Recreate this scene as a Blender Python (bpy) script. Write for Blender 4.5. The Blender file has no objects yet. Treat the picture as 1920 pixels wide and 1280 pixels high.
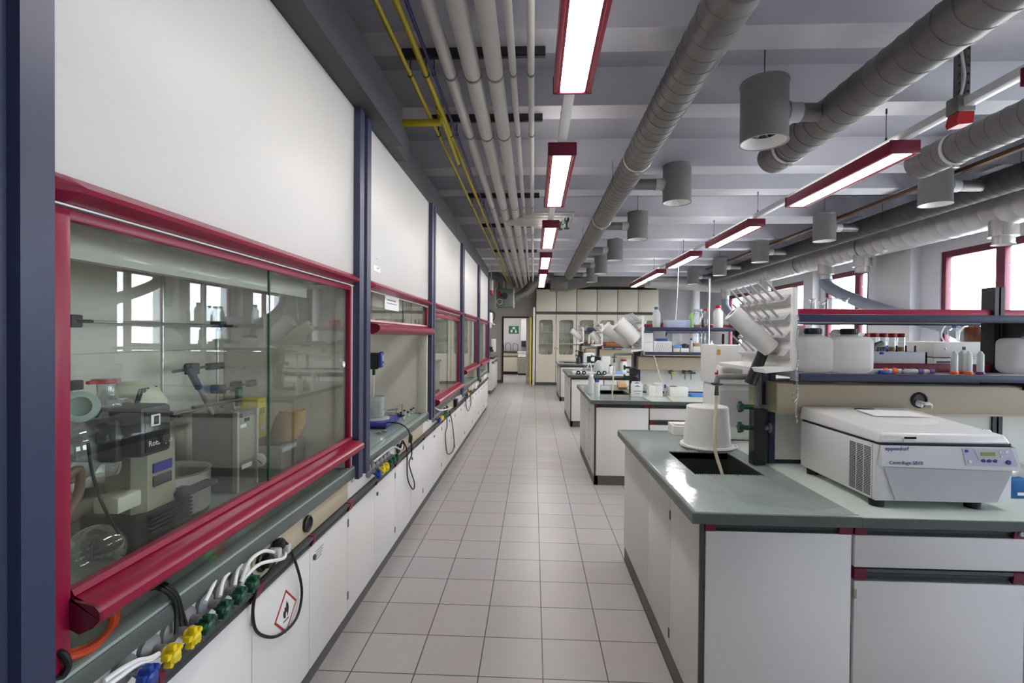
import bpy, bmesh, math, random
from mathutils import Vector, Matrix
random.seed(11)
S = bpy.context.scene
COL = S.collection
PI = math.pi
R_ = math.radians

# ------------------------------------------------------------------ materials
def lin(c):
    c /= 255.0
    return c / 12.92 if c <= .04045 else ((c + .055) / 1.055) ** 2.4
def rgb(c): return (lin(c[0]), lin(c[1]), lin(c[2]), 1)
def mat(name, c, rough=.5, metal=0, spec=.5, vary=.05, scale=3.0, bump=0, bscale=60, coat=0, stretch=None):
    m = bpy.data.materials.new(name); m.use_nodes = True
    nt = m.node_tree; b = nt.nodes['Principled BSDF']
    b.inputs['Roughness'].default_value = rough; b.inputs['Metallic'].default_value = metal
    b.inputs['Specular IOR Level'].default_value = spec
    if coat: b.inputs['Coat Weight'].default_value = coat; b.inputs['Coat Roughness'].default_value = .08
    tc = nt.nodes.new('ShaderNodeTexCoord'); src = tc.outputs['Object']
    if stretch:
        mp = nt.nodes.new('ShaderNodeMapping'); mp.inputs['Scale'].default_value = stretch
        nt.links.new(src, mp.inputs['Vector']); src = mp.outputs['Vector']
    n = nt.nodes.new('ShaderNodeTexNoise'); n.inputs['Scale'].default_value = scale; n.inputs['Detail'].default_value = 4
    nt.links.new(src, n.inputs['Vector'])
    r = nt.nodes.new('ShaderNodeValToRGB'); k = rgb(c)
    r.color_ramp.elements[0].position = .3; r.color_ramp.elements[1].position = .7
    r.color_ramp.elements[0].color = tuple(x * (1 - vary) for x in k[:3]) + (1,)
    r.color_ramp.elements[1].color = tuple(min(1, x * (1 + vary)) for x in k[:3]) + (1,)
    nt.links.new(n.outputs['Fac'], r.inputs['Fac']); nt.links.new(r.outputs['Color'], b.inputs['Base Color'])
    if bump:
        n2 = nt.nodes.new('ShaderNodeTexNoise'); n2.inputs['Scale'].default_value = bscale
        nt.links.new(src, n2.inputs['Vector'])
        bp = nt.nodes.new('ShaderNodeBump'); bp.inputs['Strength'].default_value = bump; bp.inputs['Distance'].default_value = .01
        nt.links.new(n2.outputs['Fac'], bp.inputs['Height']); nt.links.new(bp.outputs['Normal'], b.inputs['Normal'])
    return m
def emit(name, c, s):
    m = bpy.data.materials.new(name); m.use_nodes = True; nt = m.node_tree; nt.nodes.clear()
    e = nt.nodes.new('ShaderNodeEmission'); e.inputs[0].default_value = rgb(c); e.inputs[1].default_value = s
    o = nt.nodes.new('ShaderNodeOutputMaterial'); nt.links.new(e.outputs[0], o.inputs[0]); return m
def glass(name, tint=(245, 250, 247), f0=.04, gain=1.0, power=5.0, rough=0.0, haze=0):
    # clear thin glass: transparent with a Schlick mirror on top
    m = bpy.data.materials.new(name); m.use_nodes = True; nt = m.node_tree; nt.nodes.clear()
    N = nt.nodes.new; L = nt.links.new
    t = N('ShaderNodeBsdfTransparent'); t.inputs[0].default_value = rgb(tint)
    base = t.outputs[0]
    if haze:
        d = N('ShaderNodeBsdfDiffuse'); d.inputs[0].default_value = rgb((225, 228, 226))
        mh = N('ShaderNodeMixShader'); mh.inputs[0].default_value = haze; L(t.outputs[0], mh.inputs[1]); L(d.outputs[0], mh.inputs[2]); base = mh.outputs[0]
    g = N('ShaderNodeBsdfGlossy'); g.inputs['Roughness'].default_value = rough; g.inputs[0].default_value = (1, 1, 1, 1)
    lw = N('ShaderNodeLayerWeight'); lw.inputs['Blend'].default_value = .5
    p = N('ShaderNodeMath'); p.operation = 'POWER'; p.inputs[1].default_value = power; L(lw.outputs['Facing'], p.inputs[0])
    q = N('ShaderNodeMath'); q.operation = 'MULTIPLY_ADD'; q.inputs[1].default_value = gain * (1 - f0); q.inputs[2].default_value = f0; q.use_clamp = True
    L(p.outputs[0], q.inputs[0])
    mx = N('ShaderNodeMixShader'); L(q.outputs[0], mx.inputs[0]); L(base, mx.inputs[1]); L(g.outputs[0], mx.inputs[2])
    o = N('ShaderNodeOutputMaterial'); L(mx.outputs[0], o.inputs[0]); return m

W_PANEL = mat('white laminate panel', (210, 206, 202), .42, vary=.02, scale=1.2)
W_CAB = mat('white cabinet laminate', (226, 223, 219), .45, vary=.02, scale=1.5)
CREAM_CAB = mat('cream cabinet laminate', (222, 213, 196), .45, vary=.03, scale=1.2)
NAVY = mat('slate blue painted steel', (53, 58, 84), .38, vary=.06, scale=2)
NAVY_D = mat('dark blue painted steel', (42, 44, 66), .4, vary=.05)
CRIM = mat('crimson plastic profile', (142, 19, 56), .3, vary=.06, scale=4)
CRIM_D = mat('dark crimson plastic', (104, 14, 44), .35, vary=.05)
TOPG = mat('light grey green worktop', (150, 166, 160), .12, vary=.06, scale=2.5, bump=.03, bscale=180)
TOPD = mat('dark grey green worktop edge', (84, 90, 86), .35, vary=.06)
BTOP = mat('grey green ceramic worktop', (146, 157, 155), .1, vary=.08, scale=4, bump=.05, bscale=14)
BTOPL = mat('pale green worktop', (206, 216, 209), .14, vary=.05, scale=2)
RAILM = mat('dark grey grip rail', (62, 66, 66), .4, vary=.05)
TOE = mat('grey plinth', (88, 88, 85), .5, vary=.06)
SEAM = mat('dark joint', (34, 34, 36), .6)
BEIGE = mat('beige service channel', (186, 172, 148), .45, vary=.05, scale=2)
BLACK = mat('black plastic', (24, 24, 27), .4, vary=.05)
BLACKR = mat('black rubber', (18, 18, 20), .6)
DGREY = mat('dark grey plastic', (58, 58, 62), .45)
GREY = mat('mid grey plastic', (124, 124, 126), .45)
LGREY = mat('light grey plastic', (190, 190, 192), .4)
WHITE = mat('white plastic', (238, 237, 234), .38, vary=.02)
WHITE2 = mat('off white enamel', (226, 226, 226), .32, vary=.02)
PAPER = mat('white paper', (232, 230, 226), .8, vary=.02)
STEEL = mat('brushed stainless steel', (200, 198, 194), .3, .7, vary=.06, scale=6, stretch=(40, 1, 1))
CHROME = mat('polished chrome', (210, 210, 212), .1, 1, vary=.02)
GALV = mat('galvanised sheet steel', (124, 121, 119), .45, .6, vary=.16, scale=5)
GALVS = mat('bright spiral duct steel', (208, 205, 203), .32, .6, vary=.1, scale=4)
DUCTD = mat('dark insulated duct', (74, 72, 72), .6, .1, vary=.1, scale=4)
PIPE = mat('grey pipe insulation', (192, 189, 184), .55, vary=.05, scale=2)
YEL = mat('yellow painted pipe', (176, 160, 30), .4, vary=.06)
YELP = mat('yellow plastic', (226, 200, 20), .4)
BLUEP = mat('blue pipe paint', (38, 42, 104), .4)
CEILS = mat('darker grey ceiling slab', (176, 175, 184), .75, vary=.04, scale=2)  # slab colour kept darker than the ribs below it
CEIL = mat('pale grey concrete ribs', (216, 215, 222), .75, vary=.04, scale=2)
CEILD = mat('dark grey painted beam', (62, 60, 66), .6, vary=.08, scale=2)
WALLG = mat('warm grey wall paint', (190, 184, 176), .7, vary=.03)
WALLW = mat('white wall paint', (226, 225, 228), .65, vary=.02)
BROWN = mat('brown copper rail', (96, 66, 44), .45, .2, vary=.08)
DGREEN = mat('dark green plastic', (18, 74, 52), .4)
GREENP = mat('green sign plate', (24, 120, 62), .5)
BLUE = mat('blue plastic', (30, 62, 148), .35)
ROYAL = mat('royal blue enamel', (44, 52, 140), .3)
RED = mat('red plastic', (176, 24, 30), .35)
ORNG = mat('orange rubber hose', (196, 72, 34), .5)
ORC = mat('orange plastic cap', (226, 98, 28), .4)
PURP = mat('purple plastic cap', (84, 34, 104), .4)
CREAM = mat('cream rubber tube', (214, 206, 182), .45)
OLIVE = mat('olive enamel', (150, 148, 128), .4, vary=.04)
IVORY = mat('ivory enamel', (202, 200, 180), .35, vary=.03)
CARD = mat('brown paper', (186, 150, 104), .75, vary=.08, scale=8, bump=.3, bscale=12)
WOOD = mat('pale wood block', (200, 172, 120), .6, vary=.12, scale=10, stretch=(1, 1, 12))
DBROWN = mat('dark brown door frame', (62, 50, 44), .5)
AMBER = mat('amber liquid', (84, 42, 14), .2)
JERRY = mat('translucent white polyethylene', (250, 248, 245), .35, vary=.02)
_j = JERRY.node_tree; _b = _j.nodes['Principled BSDF']; _t = _j.nodes.new('ShaderNodeBsdfTranslucent'); _t.inputs[0].default_value = rgb((244, 241, 238)); _x = _j.nodes.new('ShaderNodeMixShader'); _x.inputs[0].default_value = .6
_j.links.new(_b.outputs[0], _x.inputs[1]); _j.links.new(_t.outputs[0], _x.inputs[2]); _j.links.new(_x.outputs[0], _j.nodes['Material Output'].inputs[0])
LAV = mat('lavender control foil', (196, 196, 216), .4, vary=.02)
NAVYT = mat('dark blue ink', (40, 38, 130), .5)
LCDG = mat('green display', (150, 158, 96), .25)
YBOX = mat('yellow enamel', (214, 200, 96), .4, vary=.04)
LBLUE = mat('light blue card', (86, 148, 222), .5)
TEAL = mat('teal blue box print', (28, 104, 168), .4, vary=.25, scale=9)
PINKL = mat('pink liquid', (222, 120, 130), .3)
FOLIAGE = mat('tree foliage', (92, 120, 62), .8, vary=.35, scale=6)
HILLM = mat('distant hillside', (150, 160, 140), .9, vary=.2, scale=.3)
GLASS = glass('pane glass', (247, 250, 248), .05)
GLASSW = glass('window glass', (250, 252, 252), .03)
FLASK = glass('laboratory glassware', (240, 244, 244), .08, .8, 1.8, 0, .07)
FLASKV = glass('thick laboratory glass', (238, 242, 242), .10, .85, 1.6, 0, .22)
PLAST = glass('translucent plastic', (232, 235, 235), .03, .2, 2.5, .2, .6)
DIFF = emit('fluorescent diffuser', (255, 250, 246), 28.0)
UPL = emit('fluorescent uplight slot', (255, 250, 246), 4.0)
LEDG = emit('green lamp switch', (60, 220, 80), .7)
LEDR = emit('red lamp switch', (230, 70, 40), .6)
HOODL = mat('warm white hood lining', (226, 220, 208), .5, vary=.03)

# ------------------------------------------------------------------ mesh helper
ORG = {}
class B:
    def __init__(s): s.bm = bmesh.new(); s.mi = 0
    def _n(s, geom):
        for f in geom: f.material_index = s.mi; f.smooth = True
    def box(s, x0, x1, y0, y1, z0, z1, bev=0, M=None, seg=2):
        if x0 > x1: x0, x1 = x1, x0
        if y0 > y1: y0, y1 = y1, y0
        if z0 > z1: z0, z1 = z1, z0
        c = Vector(((x0 + x1) / 2, (y0 + y1) / 2, (z0 + z1) / 2))
        r = bmesh.ops.create_cube(s.bm, size=1, matrix=Matrix.Translation(c) @ Matrix.Diagonal((x1 - x0, y1 - y0, z1 - z0, 1)))
        vs = r['verts']
        fs = list({f for v in vs for f in v.link_faces})
        if bev > 0:
            es = list({e for v in vs for e in v.link_edges})
            q = bmesh.ops.bevel(s.bm, geom=es, offset=min(bev, .49 * min(x1 - x0, y1 - y0, z1 - z0)), segments=seg, affect='EDGES', profile=.5)
            vs = list({v for f in q['faces'] for v in f.verts}) + [v for v in vs if v.is_valid]
            vs = list(set(vs)); fs = list({f for v in vs for f in v.link_faces})
        if M is not None: bmesh.ops.transform(s.bm, matrix=M, verts=vs)
        s._n(fs); return s
    def obox(s, c, size, rot=None, bev=0):   # box about a centre with a rotation matrix
        a, b_, d = size
        M = Matrix.Translation(Vector(c)) @ (rot.to_4x4() if rot else Matrix.Identity(4))
        return s.box(-a / 2, a / 2, -b_ / 2, b_ / 2, -d / 2, d / 2, bev, M)
    def lathe(s, prof, c=(0, 0, 0), ax=(0, 0, 1), n=28, cap=True, helix=0):
        q = Vector((0, 0, 1)).rotation_difference(Vector(ax).normalized()).to_matrix()
        c = Vector(c); rings = []
        for r, z in prof:
            if r < 1e-6: rings.append([s.bm.verts.new(c + q @ Vector((0, 0, z)))])
            else: rings.append([s.bm.verts.new(c + q @ Vector((r * math.cos(2 * PI * i / n), r * math.sin(2 * PI * i / n), z + helix * i / n))) for i in range(n)])
        fs = []
        for a, b_ in zip(rings, rings[1:]):
            for i in range(n):
                j = (i + 1) % n
                if len(a) == 1 and len(b_) == 1: break
                try:
                    if len(a) == 1: fs.append(s.bm.faces.new((a[0], b_[i], b_[j])))
                    elif len(b_) == 1: fs.append(s.bm.faces.new((a[i], a[j], b_[0])))
                    else: fs.append(s.bm.faces.new((a[i], a[j], b_[j], b_[i])))
                except ValueError: pass
        if cap:
            if len(rings[0]) > 2: fs.append(s.bm.faces.new(list(reversed(rings[0]))))
            if len(rings[-1]) > 2: fs.append(s.bm.faces.new(rings[-1]))
        s._n(fs); return s
    def cyl(s, p0, p1, r, r1=None, n=20, cap=True):
        p0 = Vector(p0); p1 = Vector(p1); d = p1 - p0
        return s.lathe([(r, 0), (r if r1 is None else r1, d.length)], p0, d, n, cap)
    def tube(s, pts, r, n=10, smooth=6, cap=True):
        P = [Vector(p) for p in pts]
        if smooth > 1 and len(P) > 2:
            Q = []
            for i in range(len(P) - 1):
                a = P[max(i - 1, 0)]; b_ = P[i]; c = P[i + 1]; d = P[min(i + 2, len(P) - 1)]
                for k in range(smooth):
                    t = k / smooth
                    Q.append(.5 * ((2 * b_) + (c - a) * t + (2 * a - 5 * b_ + 4 * c - d) * t * t + (3 * b_ - a - 3 * c + d) * t ** 3))
            Q.append(P[-1]); P = Q
        rings = []; u = None
        for i, p in enumerate(P):
            t = (P[min(i + 1, len(P) - 1)] - P[max(i - 1, 0)]).normalized()
            if u is None: u = t.orthogonal().normalized()
            else:
                u = u - t * u.dot(t); u = u.normalized() if u.length > 1e-6 else t.orthogonal().normalized()
            v = t.cross(u); rr = r[i] if isinstance(r, (list, tuple)) and len(r) == len(P) else (r if not isinstance(r, (list, tuple)) else r[0])
            rings.append([s.bm.verts.new(p + rr * (math.cos(2 * PI * k / n) * u + math.sin(2 * PI * k / n) * v)) for k in range(n)])
        fs = []
        for a, b_ in zip(rings, rings[1:]):
            for i in range(n): fs.append(s.bm.faces.new((a[i], a[(i + 1) % n], b_[(i + 1) % n], b_[i])))
        if cap: fs.append(s.bm.faces.new(list(reversed(rings[0])))); fs.append(s.bm.faces.new(rings[-1]))
        s._n(fs); return s
    def prism(s, poly, ax, lo, hi):
        f = {'x': lambda a, b_, t: (t, a, b_), 'y': lambda a, b_, t: (a, t, b_), 'z': lambda a, b_, t: (a, b_, t)}[ax]
        A = [s.bm.verts.new(f(a, b_, lo)) for a, b_ in poly]; D = [s.bm.verts.new(f(a, b_, hi)) for a, b_ in poly]
        n = len(poly); fs = [s.bm.faces.new((A[i], A[(i + 1) % n], D[(i + 1) % n], D[i])) for i in range(n)]
        fs += [s.bm.faces.new(list(reversed(A))), s.bm.faces.new(D)]
        s._n(fs); return s
    def poly(s, pts):
        s._n([s.bm.faces.new([s.bm.verts.new(p) for p in pts])]); return s
    def hexa(s, b4, t4):
        A = [s.bm.verts.new(p) for p in b4]; D = [s.bm.verts.new(p) for p in t4]
        fs = [s.bm.faces.new((A[i], A[(i + 1) % 4], D[(i + 1) % 4], D[i])) for i in range(4)] + [s.bm.faces.new(list(reversed(A))), s.bm.faces.new(D)]
        s._n(fs); return s
    def sph(s, c, r, n=20, sc=(1, 1, 1)):
        q = bmesh.ops.create_uvsphere(s.bm, u_segments=n, v_segments=max(8, n // 2), radius=r, matrix=Matrix.Translation(Vector(c)) @ Matrix.Diagonal((*sc, 1)))
        s._n(list({f for v in q['verts'] for f in v.link_faces})); return s
    def m(s, i): s.mi = i; return s
    def build(s, name, mats, parent=None, label=None, kind=None, world=True):
        bmesh.ops.recalc_face_normals(s.bm, faces=s.bm.faces[:])
        if parent is not None:
            o0 = ORG[parent.name] if world else Vector((0, 0, 0))
        else:
            xs = [v.co for v in s.bm.verts]
            o0 = Vector(((min(v.x for v in xs) + max(v.x for v in xs)) / 2, (min(v.y for v in xs) + max(v.y for v in xs)) / 2, min(v.z for v in xs)))
        for v in s.bm.verts: v.co -= o0
        me = bpy.data.meshes.new(name); s.bm.to_mesh(me); s.bm.free()
        for mm in (mats if isinstance(mats, (list, tuple)) else [mats]): me.materials.append(mm)
        me.set_sharp_from_angle(angle=R_(38))
        o = bpy.data.objects.new(name, me); COL.objects.link(o)
        if parent is not None: o.parent = parent; ORG[o.name] = o0
        else: o.location = o0; ORG[o.name] = o0
        if label: o['label'] = label
        if kind: o['kind'] = kind
        return o
def T(name, label, cat, loc=(0, 0, 0), group=None):
    o = bpy.data.objects.new(name, None); COL.objects.link(o); o.empty_display_size = .05
    o.location = loc; ORG[o.name] = Vector(loc); o['label'] = label; o['category'] = cat
    if group: o['group'] = group
    return o
def tag(o, label, cat, group=None):
    o['label'] = label; o['category'] = cat
    if group: o['group'] = group
    return o
def struct(o): o['kind'] = 'structure'; return o
def children(o): return list(o.children)
def dup(root, loc, rz=0, label=None, group=None, scale=None):
    r = root.copy(); COL.objects.link(r); r.location = loc; r.rotation_euler = (0, 0, rz)
    if scale: r.scale = scale if isinstance(scale, (tuple, list)) else (scale,) * 3
    if label: r['label'] = label
    if group: r['group'] = group
    for ch in list(root.children):
        c = ch.copy(); COL.objects.link(c); c.parent = r
        for g in list(ch.children):
            d = g.copy(); COL.objects.link(d); d.parent = c
    return r
def text(body, loc, size, m, parent, rot=(PI / 2, 0, 0), name='lettering', ext=.0004, align='LEFT'):
    cu = bpy.data.curves.new(name, 'FONT'); cu.body = body; cu.size = size; cu.extrude = ext; cu.align_x = align
    cu.materials.append(m); cu.resolution_u = 3
    q = bpy.data.objects.new('lettering_curve', cu); COL.objects.link(q)
    me = bpy.data.meshes.new_from_object(q.evaluated_get(bpy.context.evaluated_depsgraph_get())); me.name = name
    bpy.data.objects.remove(q); o = bpy.data.objects.new(name, me); COL.objects.link(o); o.parent = parent
    o.location = Vector(loc) - ORG[parent.name]; o.rotation_euler = rot
    return o

# ------------------------------------------------------------------ camera
FPX = 919.52; CAM = Vector((0, 0, 1.5803))
def rotm(pitch, yaw, roll):
    cy, sy = math.cos(yaw), math.sin(yaw); cp, sp = math.cos(pitch), math.sin(pitch); cr, sr = math.cos(roll), math.sin(roll)
    return Matrix(((cy, -sy, 0), (sy, cy, 0), (0, 0, 1))) @ Matrix(((1, 0, 0), (0, cp, -sp), (0, sp, cp))) @ Matrix(((cr, 0, sr), (0, 1, 0), (-sr, 0, cr)))
RM = rotm(-.0106097, .0434722, -.0084949)
def at(px, py, X=None, Y=None, Z=None):
    d = RM @ Vector(((px - 960) / FPX, 1, -(py - 640) / FPX))
    t = (X - CAM.x) / d.x if X is not None else (Y - CAM.y) / d.y if Y is not None else (Z - CAM.z) / d.z
    return CAM + d * t
cam_d = bpy.data.cameras.new('camera'); cam = bpy.data.objects.new('camera', cam_d); COL.objects.link(cam)
cam_d.sensor_fit = 'HORIZONTAL'; cam_d.sensor_width = 36; cam_d.lens = FPX * 36 / 1920; cam_d.clip_start = .02; cam_d.clip_end = 400
cr_, cu_, cf_ = RM.col[0], RM.col[2], RM.col[1]
cam.matrix_world = Matrix(((cr_[0], cu_[0], -cf_[0], CAM.x), (cr_[1], cu_[1], -cf_[1], CAM.y), (cr_[2], cu_[2], -cf_[2], CAM.z), (0, 0, 0, 1)))
S.camera = cam
S.view_settings.view_transform = 'Standard'; S.view_settings.look = 'None'; S.view_settings.gamma = 1
S.view_settings.use_curve_mapping = False; S.view_settings.exposure = 0.3
S.cycles.max_bounces = 10; S.cycles.diffuse_bounces = 7; S.cycles.glossy_bounces = 4; S.cycles.transmission_bounces = 6
S.cycles.transparent_max_bounces = 24; S.cycles.use_denoising = True; S.cycles.sample_clamp_indirect = 6
S.cycles.caustics_reflective = False; S.cycles.caustics_refractive = False

# daylight outside the windows
w = bpy.data.worlds.new('sky'); S.world = w; w.use_nodes = True; nt = w.node_tree; nt.nodes.clear()
tc = nt.nodes.new('ShaderNodeTexCoord'); sp = nt.nodes.new('ShaderNodeSeparateXYZ'); nt.links.new(tc.outputs['Generated'], sp.inputs[0])
rp = nt.nodes.new('ShaderNodeValToRGB'); e = rp.color_ramp.elements
e[0].position = .42; e[0].color = rgb((196, 200, 200)); e[1].position = .52; e[1].color = rgb((236, 244, 255))
x = e.new(.9); x.color = rgb((196, 214, 246))
mr = nt.nodes.new('ShaderNodeMapRange'); mr.inputs[1].default_value = -1; mr.inputs[2].default_value = 1
nt.links.new(sp.outputs['Z'], mr.inputs[0]); nt.links.new(mr.outputs[0], rp.inputs[0])
bg = nt.nodes.new('ShaderNodeBackground'); bg.inputs[1].default_value = 11; nt.links.new(rp.outputs[0], bg.inputs[0])
ow = nt.nodes.new('ShaderNodeOutputWorld'); nt.links.new(bg.outputs[0], ow.inputs[0])
# ================================================================== SETTING
XL, XR, YB, YF, ZC, ZR = -1.85, 5.8, 16.6, -2.6, 3.72, 3.42
fm = bpy.data.materials.new('floor tiles'); fm.use_nodes = True; nt = fm.node_tree; bs = nt.nodes['Principled BSDF']
ge = nt.nodes.new('ShaderNodeNewGeometry'); mp = nt.nodes.new('ShaderNodeMapping'); mp.inputs['Location'].default_value = (-.0584 + 30, -.1526 + 30, 0)
nt.links.new(ge.outputs['Position'], mp.inputs['Vector'])
bt = nt.nodes.new('ShaderNodeTexBrick'); bt.offset = 0; bt.squash = 1
for k, v in (('Scale', 1), ('Mortar Size', .0028), ('Mortar Smooth', .1), ('Bias', 0), ('Brick Width', .3), ('Row Height', .3)): bt.inputs[k].default_value = v
bt.inputs['Color1'].default_value = rgb((176, 172, 170)); bt.inputs['Color2'].default_value = rgb((184, 180, 178)); bt.inputs['Mortar'].default_value = rgb((58, 55, 54))
nt.links.new(mp.outputs[0], bt.inputs['Vector'])
nz = nt.nodes.new('ShaderNodeTexNoise'); nz.inputs['Scale'].default_value = 2.2; nt.links.new(ge.outputs['Position'], nz.inputs['Vector'])
mxn = nt.nodes.new('ShaderNodeMix'); mxn.data_type = 'RGBA'; mxn.blend_type = 'MULTIPLY'; mxn.inputs[0].default_value = .12
nt.links.new(bt.outputs['Color'], mxn.inputs[6]); nt.links.new(nz.outputs['Color'], mxn.inputs[7]); nt.links.new(mxn.outputs[2], bs.inputs['Base Color'])
bs.inputs['Roughness'].default_value = .36
bp = nt.nodes.new('ShaderNodeBump'); bp.inputs['Strength'].default_value = .5; bp.inputs['Distance'].default_value = .002; bp.invert = True
nt.links.new(bt.outputs['Fac'], bp.inputs['Height']); nt.links.new(bp.outputs[0], bs.inputs['Normal'])
struct(B().box(XL - .4, XR + .3, YF - .2, 21.2, -.1, 0).build('floor', fm))
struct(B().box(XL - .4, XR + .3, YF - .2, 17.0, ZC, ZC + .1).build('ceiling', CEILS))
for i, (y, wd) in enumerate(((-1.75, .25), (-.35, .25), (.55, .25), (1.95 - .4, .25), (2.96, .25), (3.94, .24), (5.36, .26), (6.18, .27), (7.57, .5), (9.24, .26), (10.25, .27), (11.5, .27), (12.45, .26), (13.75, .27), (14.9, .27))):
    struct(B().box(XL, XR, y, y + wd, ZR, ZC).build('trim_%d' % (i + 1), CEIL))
struct(B().box(XL - .2, XL, YF, YB, 0, ZC).build('wall_left', WALLG))
struct(B().box(XL - .2, XR + .3, YF - .2, YF, 0, ZC).build('wall_front', WALLW))
# back wall with the door opening
DX0, DX1, DZ = -1.02, -.2, 2.2
struct(B().box(XL - .2, DX0, YB, YB + .2, 0, ZC).box(DX1, 3.9, YB, YB + .2, 0, ZC).box(DX0, DX1, YB, YB + .2, DZ, ZC).m(1).box(3.9, XR + .3, YB, YB + .2, 0, ZC).build('wall_back', [WALLG, WALLW]))
# window wall
WIN = [(-2.2, -.3, -1.25), (.7, 3.3, 2.3), (4.6, 7.28, 6.40), (8.78, 10.05, 9.12), (10.70, 12.3, 11.3), (13.2, 14.9, 13.9)]
ZS, ZH = .98, 2.83
wb = B().box(XR, XR + .3, YF, YB + .2, 0, ZS).box(XR, XR + .3, YF, YB + .2, ZH, ZC)
ys = [YF] + [v for a in WIN for v in a[:2]] + [YB + .2]
for a, b_ in zip(ys[::2], ys[1::2]): wb.box(XR, XR + .3, a, b_, ZS, ZH)
struct(wb.build('wall_right', WALLW))
for i, (a, b_, mu) in enumerate(WIN):
    f = B()
    for z0, z1 in ((ZS, ZS + .07), (ZH - .09, ZH)): f.box(XR + .02, XR + .1, a, b_, z0, z1, .006)
    for y0, y1 in ((a, a + .07), (b_ - .07, b_), (mu - .06, mu + .06)): f.box(XR + .021, XR + .099, y0, y1, ZS, ZH, .006)
    wo = struct(f.build('window_%d' % (i + 1), CRIM_D))
    B().box(XR + .05, XR + .058, a, b_, ZS, ZH).build('pane', GLASSW, wo)
    B().box(XR - .12, XR + .02, a - .03, b_ + .03, ZS - .03, ZS).build('sill', WALLW, wo)
for i, (a, b_) in enumerate(((7.62, 8.36), (10.2, 10.55), (12.5, 13.0), (3.5, 4.3))):
    struct(B().box(XR - .16, XR, a, b_, 0, ZC, .01).build('trim_%d' % (20 + i), WALLW))
struct(B().cyl((5.05, 15.6, 0), (5.05, 15.6, ZC), .14, n=24).build('trim_30', WALLW))
# dark beam above the fume hoods: a deep box near the camera, then a flush fascia
struct(B().box(XL, -.855, YF, 3.14, 2.80, 3.05).build('trim_31', CEILD))
struct(B().prism([(3.14, 2.80), (3.14, 3.05), (3.5, 2.97), (3.42, 2.80)], 'x', XL, -.9).build('trim_32', CEILD))
fb = B()
for a, b_ in ((3.14, 4.42), (4.425, 6.10), (6.105, 7.9), (7.905, 10.5)): fb.box(XL, -.975, a, b_, 2.80, 3.03)
struct(fb.build('trim_33', CEILD))
struct(B().box(.06, 4.0, 16.2, YB, 3.14, ZC).build('trim_34', CEILD))
struct(B().box(XL, DX0 - .06, YB - .02, YB, 0, .1).box(DX1 + .06, .05, YB - .02, YB, 0, .1).build('baseboard_back', TOE))
# the door and the little room beyond
dr = struct(B().box(DX0 - .05, DX0, YB - .03, YB + .22, 0, DZ + .05).box(DX1, DX1 + .05, YB - .03, YB + .22, 0, DZ + .05).box(DX0, DX1, YB - .03, YB + .22, DZ, DZ + .05).build('door_1', DBROWN))
lc = Vector((-.155, 16.2, 0)); an = math.atan2(16.55 - 15.85, -.225 + .085); MR = Matrix.Translation(lc) @ Matrix.Rotation(an, 4, 'Z')
lf = B().box(-.36, .36, -.02, .02, .01, DZ - .01, .004, MR).build('door_leaf', CREAM_CAB, dr)
B().box(-.366, -.357, -.021, .021, .01, DZ - .01, 0, MR).build('edge_strip', YELP, lf)
B().box(-.30, -.18, .02, .06, 1.02, 1.04, .004, MR).build('handle', CHROME, lf)
struct(B().box(-2.3, -2.2, YB + .2, 21.0, 0, 2.9).box(.5, .6, YB + .2, 21.0, 0, 2.9).box(-2.3, .6, 21.0, 21.1, 0, 2.9).build('wall_far', WALLW))
struct(B().box(-2.3, .6, YB + .2, 21.1, 2.9, 3.0).build('trim_35', WALLW))

# ================================================================== LIGHTING
def fixture(x, y0, y1, label):
    z = 2.99; t = T('ceiling_light', label, 'light', (x, (y0 + y1) / 2, z), 'fluorescent ceiling lights')
    b = B()
    for s in (-1, 1):
        b.box(x + s * .085, x + s * .108, y0, y1, z, z + .098, .004); b.box(x + s * .07, x + s * .0855, y0 + .01, y1 - .01, z + .004, z + .05)
    b.box(x - .1, x + .1, y0 + .005, y1 - .005, z + .085, z + .1); b.build('housing', [CRIM], t)
    B().box(x - .071, x + .071, y0 + .012, y1 - .012, z + .006, z + .016).build('diffuser', DIFF, t)
    for s in (-1, 1): B().box(x + s * .045, x + s * .095, y0 + .03, y1 - .03, z + .1, z + .104).build('uplight_slot', UPL, t)
    for a, c in ((y0 - .012, y0 + .004), (y1 - .004, y1 + .012)): B().box(x - .112, x + .112, a, c, z - .002, z + .102, .005).build('end_cap', CRIM_D, t)
    return t
LX, RX = .212, 2.80
ords = ['nearest', 'second nearest', 'third', 'fourth', 'fifth', 'farthest']
LY = [(1.33, 2.87), (3.85, 5.37), (6.40, 7.92), (8.82, 10.32), (11.1, 12.6), (12.66, 14.16)]
RY = [(1.35, 2.85), (3.86, 5.40), (6.34, 7.84), (8.66, 10.15), (10.95, 12.45), (12.52, 13.95)]
for o, (a, b_) in zip(ords, LY): fixture(LX, a, b_, 'crimson framed fluorescent light above the aisle, %s of the row beside the grey pipes' % o)
for o, (a, b_) in zip(ords, RY): fixture(RX, a, b_, 'crimson framed fluorescent light over the benches, %s of the window side row' % o)
def trunk(x, segs, label, ys):
    t = T('lighting_trunking', label, 'trunking', (x, 5, 3.09))
    b = B(); b.box(x - .034, x + .034, -2.4, 14.3, 3.095, 3.15, .004); b.build('channel', WHITE2, t)
    for y in ys:
        c = B().cyl((x, y, 3.15), (x, y, ZR), .003, n=6); c.cyl((x, y, 3.15), (x, y, 3.19), .008, n=8).cyl((x, y, 3.38), (x, y, ZR), .007, n=8); c.build('suspension_cable', DGREY, t)
trunk(LX, LY, 'white lighting trunking above the aisle joining the left row of lights', (1.65, 4.05, 6.3, 7.8, 9.36, 11.6))
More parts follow.
